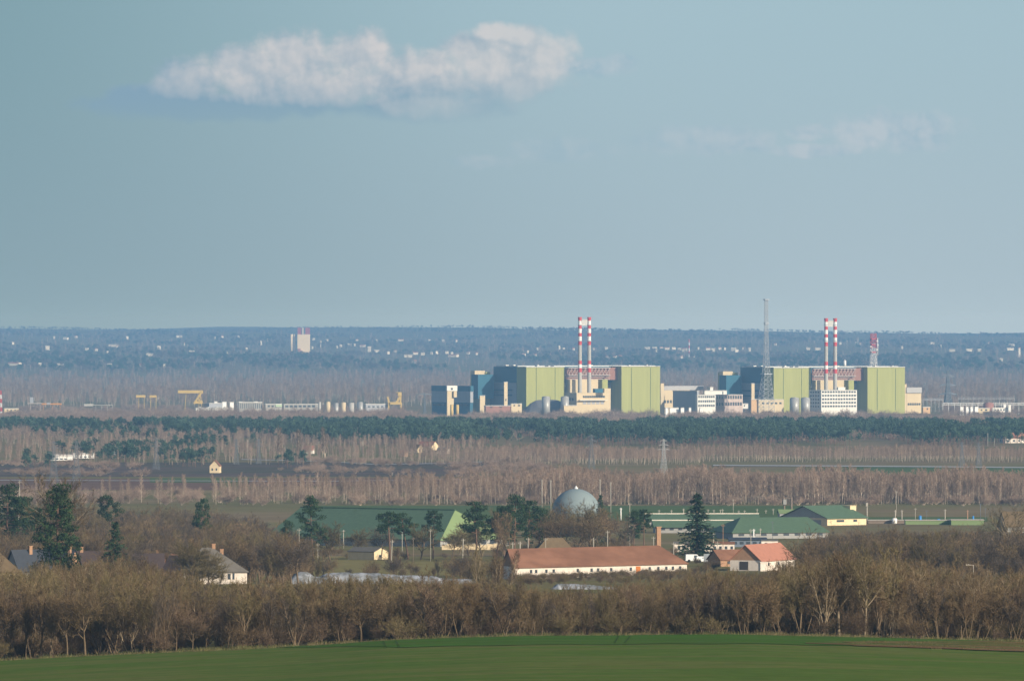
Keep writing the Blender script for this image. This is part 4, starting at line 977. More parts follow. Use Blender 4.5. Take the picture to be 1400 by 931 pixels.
# vehicles in the yard
def van(px, Y, L, H, yaw, label, m_=None):
    g = G(px, Y); t = thing('parked_van', label, 'van', g); ps = math.radians(yaw); u = Vector((math.cos(ps), math.sin(ps), 0)); v = Vector((-math.sin(ps), math.cos(ps), 0))
    def P(a, b, h): q = g + u * a + v * b; return (q.x, q.y, g.z + h)
    w = .95; m = MB()
    prof = [(-L / 2, .35), (L / 2, .35), (L / 2, 1.0), (L / 2 - .9, 1.15), (L / 2 - 1.6, H), (-L / 2 + .1, H)]
    b = len(m.v); n = len(prof); m.v += [P(a, -w, h) for a, h in prof] + [P(a, w, h) for a, h in prof]
    m.f += [tuple(range(b, b + n)), tuple(b + n + i for i in reversed(range(n)))] + [(b + i, b + n + i, b + n + (i + 1) % n, b + (i + 1) % n) for i in range(n)]; m.m += [0] * (n + 2); m.sm += [False] * (n + 2)
    m.build('body', m_ or M_CARW, t)
    m = MB(); m.hull8([P(L / 2 - 2.4, -w - .02, 1.15), P(L / 2 - 1.25, -w - .02, 1.15), P(L / 2 - 1.25, -w + .05, 1.15), P(L / 2 - 2.4, -w + .05, 1.15)], [P(L / 2 - 2.4, -w - .02, H - .25), P(L / 2 - 1.6, -w - .02, H - .25), P(L / 2 - 1.6, -w + .05, H - .25), P(L / 2 - 2.4, -w + .05, H - .25)]); m.build('window', M_GLASSD, t)
    for a in (-L / 2 + .9, L / 2 - .9):
        for b_ in (-w + .05, w - .2):
            m = MB(); m.tube(P(a, b_ - .1, .35), P(a, b_ + .15, .35), .35, .35, 12); m.build('wheel', M_TYRE, t)
van(949, 2200, 4.6, 2.0, 5, 'white van parked left of the big spruce behind the barn')
van(961, 2190, 3.9, 1.6, 12, 'white car parked at the foot of the big spruce')
van(970, 2180, 2.8, 2.4, 60, 'white box van just right of the big spruce')
van(994, 2200, 4.0, 1.6, 10, 'red car parked left of the red-roofed house', mat('red_car_paint', (0.45, 0.05, 0.06), .4))
# white sheeted mounds
def mound(name, pts, Y, dep, label, seed):
    """pts: (px, top y); long low mound draped with sheeting"""
    r = random.Random(seed); V = []; nx = 60; ny = 8
    m = MB()
    for i in range(nx + 1):
        px = pts[0][0] + (pts[-1][0] - pts[0][0]) * i / nx; yt = interp_(pts, px); g = G(px, Y); h = max(.05, ZP(yt, Y) - g.z)
        for j in range(ny + 1):
            f = j / ny; b = math.sin(math.pi * f) ** .6 if 0 < f < 1 else 0
            m.v.append((g.x, Y + (f - .5) * dep + r.uniform(-.2, .2), g.z - .2 + (h + .2) * b * r.uniform(.9, 1.05)))
    for i in range(nx):
        for j in range(ny):
            a = i * (ny + 1) + j; m.f.append((a, a + ny + 1, a + ny + 2, a + 1)); m.m.append(0); m.sm.append(True)
    single(name, m, M_SHEET, label, 'mound', G(pts[len(pts) // 2][0], Y))
def interp_(tab, x): return float(np.interp(x, [a for a, _ in tab], [b for _, b in tab]))
mound('sheeted_mound', [(398, 790), (405, 781), (422, 781), (430, 788), (437, 788), (446, 782.5), (500, 783), (560, 786), (596, 787.5), (606, 790.5), (650, 791.5), (662, 797)], 1755, 9, 'long whitish mound under crumpled sheeting in front of the yard', 4)
mound('sheeted_mound', [(752, 805), (762, 797.5), (800, 798.5), (842, 803), (850, 807)], 1640, 6, 'small whitish mound below the long barn', 6)

# --- the plain
M_HEATH = mat('dark_heath', (0.115, 0.085, 0.075), 0.95, 0.3, 0.03, col2=(0.095, 0.085, 0.06), mix_scale=0.01, coords='World')
sheet('green_field', [(Y, 415, 1105) for Y in (3190, 3300, 3400, 3520)], .06, M_GREENF, 24)
sheet('green_field', [(Y, 1180, 1350) for Y in (3170, 3220, 3270)], .06, M_GREENF, 12)
sheet('grass_yard', [(Y, 420, 720) for Y in (2060, 2130, 2200, 2300, 2400)], .06, M_GRASS, 24)
sheet('grass_yard', [(Y, 1130, 1345) for Y in (1540, 1620, 1700, 1780)], .06, M_GRASS, 24)
sheet('ploughed_field', [(Y, -400, 300) for Y in (3940, 4060, 4180, 4290)], .08, M_PLOUGH, 24)
sheet('green_field', [(Y, 205, 340) for Y in (4160, 4230, 4300)], .12, M_GREENF, 12)
sheet('green_field', [(Y, 1100, 2000) for Y in (4400, 4520, 4640, 4700)], .1, M_GREENF, 24)
sheet('ploughed_field', [(Y, -400, 640 + (Y - 4350) * .1) for Y in (4350, 4500, 4700, 4900)], .05, M_HEATH, 24)
sheet('ploughed_field', [(Y, 340, 640) for Y in (4050, 4200, 4300)], .08, M_PLOUGH, 24)
ribbon('road', [(975, 636.5), (1100, 637.2), (1250, 638.2), (1450, 640)], 42, .3, M_ROAD)
ribbon('path', [(-100, 656.5), (60, 657.2), (250, 657.8), (450, 658.4), (660, 655.2)], 16, .3, M_ROAD)
ribbon('path', [(330, 628.6), (450, 631.5), (515, 635.5), (620, 633.8), (700, 629.5)], 26, .35, M_ROAD)
c = G(300, 4480)
house('gabled_house', 'small pale house with a steep gable standing by itself on the brown plain', 'house', c, 86, 9, 5.2, 3.4, 2.9, M_PLASTERC, M_TERRAD, anchor='L', gwins=[(1.2, 2.0, 1, 2.2, M_GLASSD), (3.4, 4.2, 1, 2.2, M_GLASSD)], over=.25, z=G(300, 4480).z + .3)
for x, Y, yaw, L, W, e, r, wm, rm, lb in ((590, 5480, -42, 13, 7, 2.6, 3.0, M_PLASTERC, M_TERRA, 'house with a red roof and bright gable on the plain below the pines'), (571, 5350, -45, 9, 5, 2.6, 2.4, M_PLASTERC, M_MOSS, 'cream house with a dull brown roof left of the red-roofed one on the plain'),
                                        (553, 5150, -30, 3.5, 4, 2.4, 1.6, M_BRICK, M_TERRA, 'small brick-red shed on the plain left of the cream house'), (428, 5300, -10, 6, 5, 2.4, 2.4, M_PLASTER, M_BRICKR, 'little house with a red roof among the slim poplars'), (612, 5300, -20, 7, 4, 2.2, 1.5, M_PLASTER, M_GREYR, 'grey low hut right of the houses on the plain')):
    c = G(x, Y); house('plain_house', lb, 'house', c, yaw, L, W, e, r, wm, rm, anchor='R', wins=[(1, 2, 1, 2)])
c = G(1374, 5900); house('plain_house', 'white house with a red roof at the right edge below the pines', 'house', c, 20, 20, 10, 3.4, 3.6, M_PLASTER, M_TERRA, wins=[(2 + 4 * i, 3.5 + 4 * i, 1, 2.2) for i in range(4)])
for x0, x1, Y, yt, lb in ((68, 100, 4980, 621.5, 'long pale greenhouse on the plain, left one of three'), (101, 129, 5080, 619.6, 'long pale greenhouse on the plain, middle one of three'), (150, 173, 5250, 617.0, 'long pale greenhouse on the plain, right one of three')):
    c = G(x0, Y); s = K * Y; house('greenhouse', lb, 'greenhouse', c, 8, (x1 - x0) * s, 6, ZP(yt, Y) - c.z - .6, .6, M_PAINTW, M_PLASTER, wins=[(1 + 2.5 * i, 2.6 + 2.5 * i, .5, 1.2) for i in range(4)])
# --- far town beyond the plant
M_FARW = mat('far_white_wall', (0.74, 0.63, 0.46), 0.8, 0.1, 0.02, rnd=0.2)
M_FARR = mat('far_red_roof', (0.40, 0.17, 0.12), 0.8, 0.1, 0.02, rnd=0.2)
def far_mesh(seed):
    m = MB(); m.box(0, 0, -3, 5, 12, 9, 0, 0); b = len(m.v)
    m.v += [(-6.4, -4.9, 5), (6.4, -4.9, 5), (6.4, 4.9, 5), (-6.4, 4.9, 5), (-6.4, 0, 8), (6.4, 0, 8)]
    m.f += [(b, b + 1, b + 5, b + 4), (b + 2, b + 3, b + 4, b + 5), (b, b + 4, b + 3), (b + 1, b + 2, b + 5), (b + 3, b + 2, b + 1, b)]; m.m += [1, 1, 0, 0, 1]; m.sm += [False] * 5
    return m.mesh('far_house', [M_FARW, M_FARR])
FAR = far_mesh(1); FARW = FAR.copy(); FARW.materials[1] = M_FARW
def far_house(px, py, w, h, label, yaw=0.0, white=True):
    Y = Yof(px, py); g = G(px, Y); s = K * Y
    o = bpy.data.objects.new('far_house', FARW if white else FAR); COL.objects.link(o); o.location = (g.x, g.y, g.z + 9)
    o.scale = (w * s / 15.5, w * s / 15.5, max(.6, h * s / 9)); o.rotation_euler = (0, 0, yaw)
    tag(o, label, 'house', 'houses of the far villages')
zl = [(-1, 130, 'tiny pale house in the far village at the left edge'), (130, 380, 'tiny pale house in the far village left of the white silo tower'), (380, 600, 'tiny pale house in the far village right of the white silo tower'), (600, 800, 'tiny pale house on the far plain left of the left chimneys'),
      (800, 1040, 'tiny pale house in the far town between the left chimneys and the lattice mast'), (1040, 1200, 'tiny pale house on the far plain behind the right chimneys'), (1200, 1500, 'tiny pale house on the far plain at the right')]
FH = [(74, 467, 3, 3), (90, 468, 8, 1.5), (104, 465.5, 5, 1.6), (119, 483.5, 6, 2.5), (132, 484, 5, 2), (155, 478, 16, .8), (160, 479.5, 3, 2), (174, 467.5, 3.5, 4), (147, 488, 3, 2), (217, 481.5, 6, 4), (205, 491, 12, 1.6), (239, 489.5, 4, 3), (262, 487, 9, 3), (252, 476, 1.6, 3.5), (245, 465, 10, 1.5), (304, 465.5, 4, 2), (326, 465.5, 3, 2), (294, 467, 2, 2), (311, 490, 2.5, 3), (335, 490, 4, 2.5), (337, 483, 3, 1.5), (357, 475, 2.5, 5), (366, 470, 2, 1.8), (18, 475, 4, 1.5), (55, 505, 6, 1.6), (82, 506, 12, 1.6), (20, 504.5, 20, 1.2), (150, 506, 8, 1.5), (192, 506.5, 4, 1.4), (225, 507, 4, 1.4),
      (427, 481, 3, 3), (429, 469, 4, 1.5), (447, 470.5, 4.5, 1.5), (461, 480, 2.5, 1.6), (466, 478, 4, 1.6), (478, 477, 7, 2), (485, 477, 3, 2), (496, 478.5, 9, 3), (505, 484, 6, 6), (515, 486, 9, 1.6), (488, 470.5, 4, 1.2), (515, 471, 3, 2), (531, 488.5, 4, 3), (540, 486, 4, 3), (548, 470, 10, 1), (568, 489, 9, 2.5), (578, 490, 7, 2), (558, 493, 14, 1.6), (568, 502, 4, 5), (590, 489, 4, 2), (597, 488, 4, 2.4), (611, 488, 6, 2.6), (618, 489, 4, 2), (620, 492.5, 16, 1.4), (640, 488.5, 5, 2), (652, 489.5, 4, 2), (587, 471, 4, 1.5), (606, 471, 4, 1.4), (624, 471, 3, 1.6), (716, 491, 6, 1.8), (732, 492, 5, 1.8), (722, 487, 3, 1.6), (735, 483, 3, 1.6), (765, 482, 3, 5), (771, 483, 4, 2), (784, 483, 4, 1.6), (812, 482.5, 3, 1.5), (829, 482, 5, 1.6),
      (836, 494.5, 18, 1.4), (848, 494, 6, 2), (885, 481.5, 10, 2), (895, 481.8, 8, 2), (904, 481.5, 6, 2.4), (912, 482, 8, 1.8), (921, 482, 7, 2.4), (929, 483, 6, 3), (936, 484.5, 8, 4.5), (898, 485.5, 4, 2), (932, 494.5, 3.5, 3.5), (949, 492.5, 3, 4.5), (955, 482, 3, 2), (968, 482.5, 8, 2.6), (975, 484.5, 6, 4), (984, 482, 5, 2), (991, 482.5, 3, 1.5), (1003, 483.5, 8, 4), (1007, 485.5, 6, 3), (1025, 484, 4, 4.2), (1016, 482, 3, 1.4), (1060, 476, 4, 1.2), (1105, 482.5, 7, 1.2), (1118, 482.8, 9, 1.4), (1149, 475, 3.5, 1.8), (1170, 475, 2.5, 3), (1176, 475.5, 3, 2), (1233.5, 481, 3.2, 3.2), (1275, 474.5, 7, 1.8), (1286.5, 479, 1.8, 3), (1302, 485, 10, 2), (1325, 484.5, 10, 2.6), (1339, 484.5, 6, 2), (1352, 474.5, 3, 1.6), (1381, 483, 12, 1), (1383, 477, 9, 2.6), (1369, 498.5, 5, 1.5)]
for x, y, w, h in FH:
    lb = [l for a, b, l in zl if a <= x < b][0]
    kind = ('long low' if w >= 7 else 'tall narrow' if h > w else 'broad' if w >= 5 else 'tiny') + (' pale' if int(x) % 4 else ' red-roofed')
    lb = lb.replace('tiny pale', kind); far_house(x, y, w, h, lb, ((x * 7) % 10 - 5) * .08, white=(int(x) % 4 != 0))
far_house(65, 482, 7, 4.5, 'pale blue far hall at left among the trees')
# silo tower
M_SILO = mat('cream_silo', (0.90, 0.68, 0.40), 0.8, 0.05, 0.02)
Ys = Yof(411, 484); s = K * Ys; g = G(411, Ys); t = thing('grain_silo', 'tall white silo tower with a dark red head on the far plain', 'silo', (g.x, g.y, g.z))
zt = lambda y: ZP(y, Ys)
m = MB()
for i, x in enumerate((398.6, 402.8)): m.tube(((x - 700) * s, Ys, g.z - 3), ((x - 700) * s, Ys, zt(457)), 1.75 * s, 1.75 * s, 12)
m.build('silo_tubes', M_SILO, t)
m = MB(); m.box((415.3 - 700) * s, Ys, g.z - 3, zt(457.2), 17 * s, 14 * s, 0); m.build('silo_block', M_SILO, t)
m = MB()
for x0, x1 in ((407, 412), (417.5, 423.7)): m.box(((x0 + x1) / 2 - 700) * s, Ys, zt(457.1), zt(448), (x1 - x0) * s, 10 * s)
m.build('head_house', mat('dark_red_cladding', (0.36, 0.08, 0.10), .8), t)
m = MB(); m.box((414.2 - 700) * s, Ys - 8, zt(457.1), zt(448), 2.2 * s, 3 * s); m.build('white_shaft', M_FARW, t)
m = MB(); m.box((409.5 - 700) * s, Ys - 9 * s, g.z, zt(476.5), 3.5 * s, 3 * s); m.build('elevator_leg', M_FARR, t)
Yw = Yof(438.5, 482); g = G(438.5, Yw); s = K * Yw; t = thing('water_tower', 'slim white water tower right of the white silo tower', 'tower', g)
m = MB(); m.tube(g, (g.x, g.y, ZP(470, Yw)), .55 * s, .4 * s, 10); m.build('shaft', M_FARW, t)
m = MB(); m.tube((g.x, g.y, ZP(470, Yw)), (g.x, g.y, ZP(467, Yw)), .5 * s, 1.3 * s, 12); m.tube((g.x, g.y, ZP(467, Yw) + .01), (g.x, g.y, ZP(465.5, Yw)), 1.3 * s, .5 * s, 12); m.build('bowl', M_FARW, t)
Yw = Yof(942, 488); g = G(942, Yw); s = K * Yw; t = thing('far_chimney', 'far slim chimney with red and white bands over the far town', 'chimney', g)
m = MB()
for i in range(6): m.tube((g.x, g.y, ZP(488 - i * 4, Yw)), (g.x, g.y, ZP(484 - i * 4, Yw)), (1.1 - .07 * i) * s, (1.03 - .07 * i) * s, 10, i % 2, cap=False)
m.build('shaft', [M_PAINTW, M_RED], t)
Yw = Yof(1393, 488); g = G(1393, Yw); s = K * Yw; t = thing('far_tower', 'pale square tower on the far plain at the right edge', 'tower', g)
m = MB(); m.box(g.x, g.y, g.z - 3, ZP(476, Yw), 3.2 * s, 3.2 * s, .5); m.build('wall', M_FARW, t); m = MB(); m.box(g.x, g.y, ZP(476, Yw), ZP(475.3, Yw), 3.6 * s, 3.6 * s, .5); m.build('roof', M_FARR, t)
for px, yt, yb, lb in ((1158, 465, 477, 'thin far mast left of two behind the right chimneys'), (1173, 461, 477, 'thin far mast right of two behind the right chimneys'), (1113, 464, 476, 'thin pale far mast left of the right chimneys')):
    Yw = Yof(px, yb); pole(px, yt, Yw, .55, M_FARW, lb, name='far_mast', cat='mast', head='box')
# ------------------------------------------------------------------ vegetation
M_BARK = mat('brown_bark', (0.145, 0.105, 0.066), 0.95, 0.2, 1.2, rnd=0.25)
M_BARKP = mat('pale_bark', (0.29, 0.225, 0.148), 0.9, 0.2, 1.2, rnd=0.2)
M_TWIG = mat('brown_twigs', (0.152, 0.103, 0.058), 0.95, 0.28, 0.35, col2=(0.160, 0.117, 0.064), mix_scale=0.05, rnd=0.3, coords='World')
M_TWIGR = mat('reddish_twigs', (0.152, 0.104, 0.068), 0.95, 0.2, 0.3, rnd=0.25)
M_TWIGY = mat('olive_twigs', (0.155, 0.122, 0.060), 0.95, 0.2, 0.3, rnd=0.25)
M_TWIGG = mat('grey_twigs', (0.100, 0.078, 0.060), 0.95, 0.2, 0.3, rnd=0.25)
M_TWIGB = mat('purple_brown_twigs', (0.31, 0.218, 0.160), 0.95, 0.2, 0.01, rnd=0.25, coords='World')
M_BARKG = mat('grey_pale_bark', (0.42, 0.335, 0.25), 0.9, 0.15, 1.0, rnd=0.25)
M_BUSHY = mat('yellow_leaf', (0.20, 0.15, 0.03), 0.9, 0.2, 0.5)
M_NEEDLE = mat('dark_needles', (0.036, 0.060, 0.026), 0.9, 0.3, 0.5, rnd=0.2)
M_NEEDLEB = mat('spruce_needles', (0.036, 0.062, 0.034), 0.9, 0.3, 0.5, rnd=0.2)
M_PINEFAR = mat('far_pine_needles', (0.055, 0.088, 0.055), 0.9, 0.35, 0.02, rnd=0.35, coords='World')
M_PINEBARK = mat('pine_bark', (0.16, 0.10, 0.07), 0.95, 0.2, 0.8)

RND = random.Random(11)
def rv(r): return Vector((r.uniform(-1, 1), r.uniform(-1, 1), r.uniform(-1, 1)))
def tri(mb, p, d, L, w, r, mi=0):
    side = d.cross(rv(r)); 
    if side.length < 1e-4: side = Vector((1, 0, 0))
    side.normalize(); b = len(mb.v)
    mb.v += [tuple(p - side * w), tuple(p + side * w), tuple(p + d * L)]; mb.f.append((b, b + 1, b + 2)); mb.m.append(mi); mb.sm.append(False)

def grow(r, tr, tw, p, d, L, rad, lvl, P):
    n = P['seg'][lvl]; dirs = []
    for i in range(n):
        d = (d + rv(r) * P['wig'] + Vector((0, 0, P['up'][lvl]))).normalized()
        q = p + d * (L / n); r1 = rad * (1 - 0.55 / n)
        if lvl < P['max']: tr.tube(p, q, rad, r1, 5 if lvl == 0 else (4 if lvl == 1 else 3), 0, cap=False)
        else: tw.tube(p, q, rad, r1 * .6, 3, 0, cap=False, smooth=False)
        dirs.append((p.copy(), q.copy(), d.copy(), rad)); p, rad = q, r1
    if lvl == P['max']:
        for _ in range(P['twigs']):
            a, b, dd, _r = r.choice(dirs); t = r.random()
            td = (dd + rv(r) * 0.9 + Vector((0, 0, 0.25))).normalized()
            tri(tw, a.lerp(b, t), td, P['tl'] * r.uniform(.5, 1.2), P['twid'], r)
        return
    for c in range(P['kids'][lvl]):
        f = P['start'][lvl] + (1 - P['start'][lvl]) * (c + r.random() * .8) / P['kids'][lvl]
        k = min(n - 1, int(f * n)); a, b, dd, _r = dirs[k]; t = f * n - k
        o = dd.orthogonal().normalized(); ax = dd.cross(o); ph = c * 2.4 + r.uniform(-.5, .5)
        side = o * math.cos(ph) + ax * math.sin(ph)
        ang = math.radians(P['ang'][lvl] * r.uniform(.7, 1.25))
        nd = dd * math.cos(ang) + side * math.sin(ang)
        grow(r, tr, tw, a.lerp(b, min(1, t)), nd, L * P['len'][lvl] * r.uniform(.7, 1.15) * (1 - P['apex'] * f if lvl == 0 else 1), _r * .55, lvl + 1, P)

def bare(seed, H, kind):
    r = random.Random(seed); tr, tw = MB(), MB()
    if kind == 'broad':
        P = dict(seg=[3, 3, 3, 2], wig=.16, up=[.1, .1, .06, .06], max=3, twigs=13, tl=.075 * H, twid=.0016 * H + .003, kids=[7, 6, 6], start=[.35, .25, .2], ang=[42, 40, 38], len=[.72, .62, .55], apex=.2)
        grow(r, tr, tw, Vector((0, 0, -.2)), Vector((r.uniform(-.1, .1), r.uniform(-.1, .1), 1)).normalized(), H * .58, H * .020, 0, P)
    elif kind == 'dense':
        P = dict(seg=[3, 3, 3, 2], wig=.16, up=[.1, .1, .06, .06], max=3, twigs=30, tl=.07 * H, twid=.0017 * H + .003, kids=[8, 6, 6], start=[.3, .25, .2], ang=[45, 40, 38], len=[.72, .62, .55], apex=.2)
        grow(r, tr, tw, Vector((0, 0, -.2)), Vector((r.uniform(-.1, .1), r.uniform(-.1, .1), 1)).normalized(), H * .58, H * .020, 0, P)
    elif kind == 'upright':
        P = dict(seg=[4, 3, 2, 2], wig=.10, up=[.10, .22, .2, .1], max=3, twigs=9, tl=.075 * H, twid=.0015 * H + .003, kids=[8, 4, 3], start=[.28, .2, .2], ang=[30, 28, 30], len=[.38, .5, .5], apex=.45)
        for k in range(r.randint(4, 6)):
            d = Vector((r.uniform(-.42, .42), r.uniform(-.42, .42), 1)).normalized()
            grow(r, tr, tw, Vector((r.uniform(-.9, .9), r.uniform(-.9, .9), -.2)), d, H * .92 * r.uniform(.55, 1), H * .0105, 0, P)
    elif kind == 'bush':
        P = dict(seg=[2, 2, 2], wig=.2, up=[.1, .1, .05], max=2, twigs=12, tl=.13 * H, twid=.0026 * H + .003, kids=[6, 5], start=[.15, .15], ang=[35, 38], len=[.6, .55], apex=.2)
        for k in range(8):
            d = Vector((r.uniform(-.8, .8), r.uniform(-.8, .8), 1)).normalized()
            grow(r, tr, tw, Vector((r.uniform(-.6, .6), r.uniform(-.6, .6), -.2)), d, H * .8 * r.uniform(.6, 1), H * .012, 0, P)
    elif kind == 'poplar':
        P = dict(seg=[6, 2, 2], wig=.05, up=[.1, .22, .2], max=2, twigs=11, tl=.06 * H, twid=.0022 * H + .004, kids=[20, 4], start=[.28, .2], ang=[42, 35], len=[.24, .5], apex=.55)
        grow(r, tr, tw, Vector((0, 0, -.2)), Vector((r.uniform(-.04, .04), r.uniform(-.04, .04), 1)).normalized(), H * .95, H * .0105, 0, P)
    elif kind == 'column':
        P = dict(seg=[6, 2, 2], wig=.05, up=[.1, .4, .3], max=2, twigs=9, tl=.06 * H, twid=.0024 * H + .004, kids=[34, 4], start=[.06, .15], ang=[24, 25], len=[.26, .5], apex=.5)
        grow(r, tr, tw, Vector((0, 0, -.2)), Vector((0, 0, 1)), H * .93, H * .013, 0, P)
    return tr, tw

def spruce(seed, H, R, dens=1.0):
    r = random.Random(seed); tr, tw = MB(), MB()
    tr.tube((0, 0, -.3), (0, 0, H * .97), H * .017, H * .002, 7, cap=False)
    z = H * .07
    while z < H * .985:
        f = z / H; base = R * (1 - f) ** 0.8 + .15
        for k in range(int(8 * dens)):
            a = r.uniform(0, 2 * math.pi); L = base * r.uniform(.55, 1.15); dz = -0.28 * L + r.uniform(-.2, .2)
            if r.random() < .10: continue
            d = Vector((math.cos(a), math.sin(a), 0)); tip = Vector((d.x * L, d.y * L, z + dz + .12 * L))
            st = Vector((0, 0, z)); tr.tube(st, tip, .035, .01, 3, cap=False)
            n = max(3, int(L / .22))
            for i in range(n):
                t = (i + r.random()) / n; p = st.lerp(tip, t) + rv(r) * .12
                for _ in range(3):
                    dd = (d * .7 + rv(r) * .8 + Vector((0, 0, -.35))).normalized(); tri(tw, p, dd, r.uniform(.28, .55), r.uniform(.06, .12), r)
        z += H * .024 + r.uniform(0, .12)
    return tr, tw
def pine(seed, H, R, low=.45, flat=.5, nl=18, lean=0.05):
    r = random.Random(seed); tr, tw = MB(), MB(); p = Vector((0, 0, -.3)); d = Vector((lean, r.uniform(-.05, .05), 1)).normalized(); pts = [p]
    n = 7
    for i in range(n):
        q = p + d * (H * .93 / n); tr.tube(p, q, H * .019 * (1 - .11 * i), H * .019 * (1 - .11 * (i + 1)), 7, cap=False); pts.append(q); p = q
        d = (d + rv(r) * .07).normalized()
    def clump(c, rad):
        for _ in range(int(80 * (rad / 1.0) ** 1.5) + 20):
            v = rv(r)
            if v.length > 1: v.normalize()
            q = c + Vector((v.x * rad, v.y * rad, v.z * rad * flat))
            tri(tw, q, (rv(r) + Vector((0, 0, .4))).normalized(), r.uniform(.3, .55), r.uniform(.06, .12), r)
    for k in range(nl):
        f = low + (1 - low) * (k + r.random()) / nl; i = min(n - 1, int(f * n)); st = pts[i].lerp(pts[i + 1], f * n - i)
        a = k * 2.4 + r.uniform(-.6, .6); g = (f - low) / (1 - low)
        L = R * (1.0 - .72 * g ** 1.6) * r.uniform(.55, 1.1)
        tip = st + Vector((math.cos(a) * L, math.sin(a) * L, L * r.uniform(.0, .35)))
        mid = st.lerp(tip, .5) + Vector((0, 0, -.05 * L))
        tr.tube(st, mid, .09, .06, 4, cap=False); tr.tube(mid, tip, .06, .03, 4, cap=False)
        clump(tip, r.uniform(.65, 1.1)); 
        if L > 1.5: clump(st.lerp(tip, .62) + rv(r) * .5, r.uniform(.5, .85))
    clump(pts[-1], .8)
    return tr, tw
def farpine(seed, H):
    r = random.Random(seed); tr, tw = MB(), MB()
    tr.tube((0, 0, -.5), (0, 0, H * .8), .2, .08, 4, cap=False)
    for k in range(9):
        z = H * r.uniform(.35, .95); R = H * .19 * (1.25 - z / H); a = r.uniform(0, 6.28)
        c = Vector((math.cos(a) * R, math.sin(a) * R, z))
        for _ in range(16):
            tri(tw, c + rv(r) * H * .09, (rv(r) + Vector((0, 0, .5))).normalized(), r.uniform(.9, 1.6), r.uniform(.25, .45), r)
    return tr, tw

LIB = {}
def lib(key, pair, mt, mc):
    tr, tw = pair; LIB[key] = (tr.mesh(key + '_trunk', mt), tw.mesh(key + '_crown', mc)); return key
def merged(key, pair, mt, mc):
    tr, tw = pair; m = MB(); m.v = tr.v + tw.v; n = len(tr.v)
    m.f = tr.f + [tuple(i + n for i in f) for f in tw.f]; m.m = [0] * len(tr.f) + [1] * len(tw.f); m.sm = tr.sm + tw.sm
    o = bpy.data.objects.new(key, m.mesh(key, [mt, mc])); return o      # kept out of the scene: only a source for the masses of trees
TW = [M_TWIG, M_TWIG, M_TWIGR, M_TWIGY, M_TWIGG, M_TWIG]
for i in range(6): lib('broad%d' % i, bare(100 + i, 10, 'broad'), M_BARK, TW[i])
for i in range(6): lib('upright%d' % i, bare(200 + i, 10, 'upright'), M_BARKP if i in (1, 4) else M_BARK, TW[(i + 1) % 6])
for i in range(3): lib('pale%d' % i, bare(300 + i, 10, 'broad' if i < 2 else 'upright'), M_BARKP, M_TWIGY if i != 1 else M_TWIG)
lib('dense', bare(330, 10, 'dense'), M_BARK, M_TWIGY)
for i in range(2): lib('column%d' % i, bare(320 + i, 16, 'column'), M_BARKG, M_TWIGR)
def put(kind, name, label, cat, p, H, H0, yaw=None, group=None, wide=1.0):
    t = thing(name, label, cat, p, group); s = H / H0
    t.scale = (s * wide, s * wide, s); t.rotation_euler = (0, 0, RND.uniform(0, 6.28) if yaw is None else yaw)
    for me, nm in zip(LIB[kind], ('trunk', 'crown')):
        o = bpy.data.objects.new(nm, me); COL.objects.link(o); o.parent = t
    return t

# --- masses: one object each, filled with instances
def scatter(name, pts, srcs, label=None, cat='trees', group=None):
    """pts: list of (x, y, z, scale_xy, scale_z, rot, idx)"""
    me = bpy.data.meshes.new(name); me.from_pydata([p[:3] for p in pts], [], []); me.update()
    a = me.attributes.new('scl', 'FLOAT_VECTOR', 'POINT'); a.data.foreach_set('vector', np.array([(p[3], p[3], p[4]) for p in pts], dtype=np.float32).ravel())
    a = me.attributes.new('rot', 'FLOAT_VECTOR', 'POINT'); a.data.foreach_set('vector', np.array([(0, 0, p[5]) for p in pts], dtype=np.float32).ravel())
    a = me.attributes.new('idx', 'INT', 'POINT'); a.data.foreach_set('value', np.array([p[6] for p in pts], dtype=np.int32))
    o = bpy.data.objects.new(name, me); COL.objects.link(o)
    ng = bpy.data.node_groups.new(name, 'GeometryNodeTree')
    ng.interface.new_socket('Geometry', in_out='INPUT', socket_type='NodeSocketGeometry'); ng.interface.new_socket('Geometry', in_out='OUTPUT', socket_type='NodeSocketGeometry')
    N, L = ng.nodes, ng.links
    gi, go, jn = N.new('NodeGroupInput'), N.new('NodeGroupOutput'), N.new('GeometryNodeJoinGeometry')
    def attr(nm, dt):
        n = N.new('GeometryNodeInputNamedAttribute'); n.data_type = dt; n.inputs[0].default_value = nm; return n.outputs[0]
    sc_, rt, ix = attr('scl', 'FLOAT_VECTOR'), attr('rot', 'FLOAT_VECTOR'), attr('idx', 'INT')
    for i, s in enumerate(srcs):
        inst = N.new('GeometryNodeInstanceOnPoints'); oi = N.new('GeometryNodeObjectInfo'); oi.inputs[0].default_value = s
        c = N.new('FunctionNodeCompare'); c.data_type = 'INT'; c.operation = 'EQUAL'
        ia, ib = [x for x in c.inputs if x.type == 'INT']; L.new(ix, ia); ib.default_value = i
        L.new(gi.outputs[0], inst.inputs['Points']); L.new(c.outputs[0], inst.inputs['Selection']); L.new(oi.outputs['Geometry'], inst.inputs['Instance'])
        L.new(rt, inst.inputs['Rotation']); L.new(sc_, inst.inputs['Scale']); L.new(inst.outputs[0], jn.inputs[0])
    L.new(jn.outputs[0], go.inputs[0])
    md = o.modifiers.new('fill', 'NODES'); md.node_group = ng
    tag(o, label, cat, group, 'stuff'); return o
def interp(tab, x): return float(np.interp(x, [a for a, _ in tab], [b for _, b in tab]))

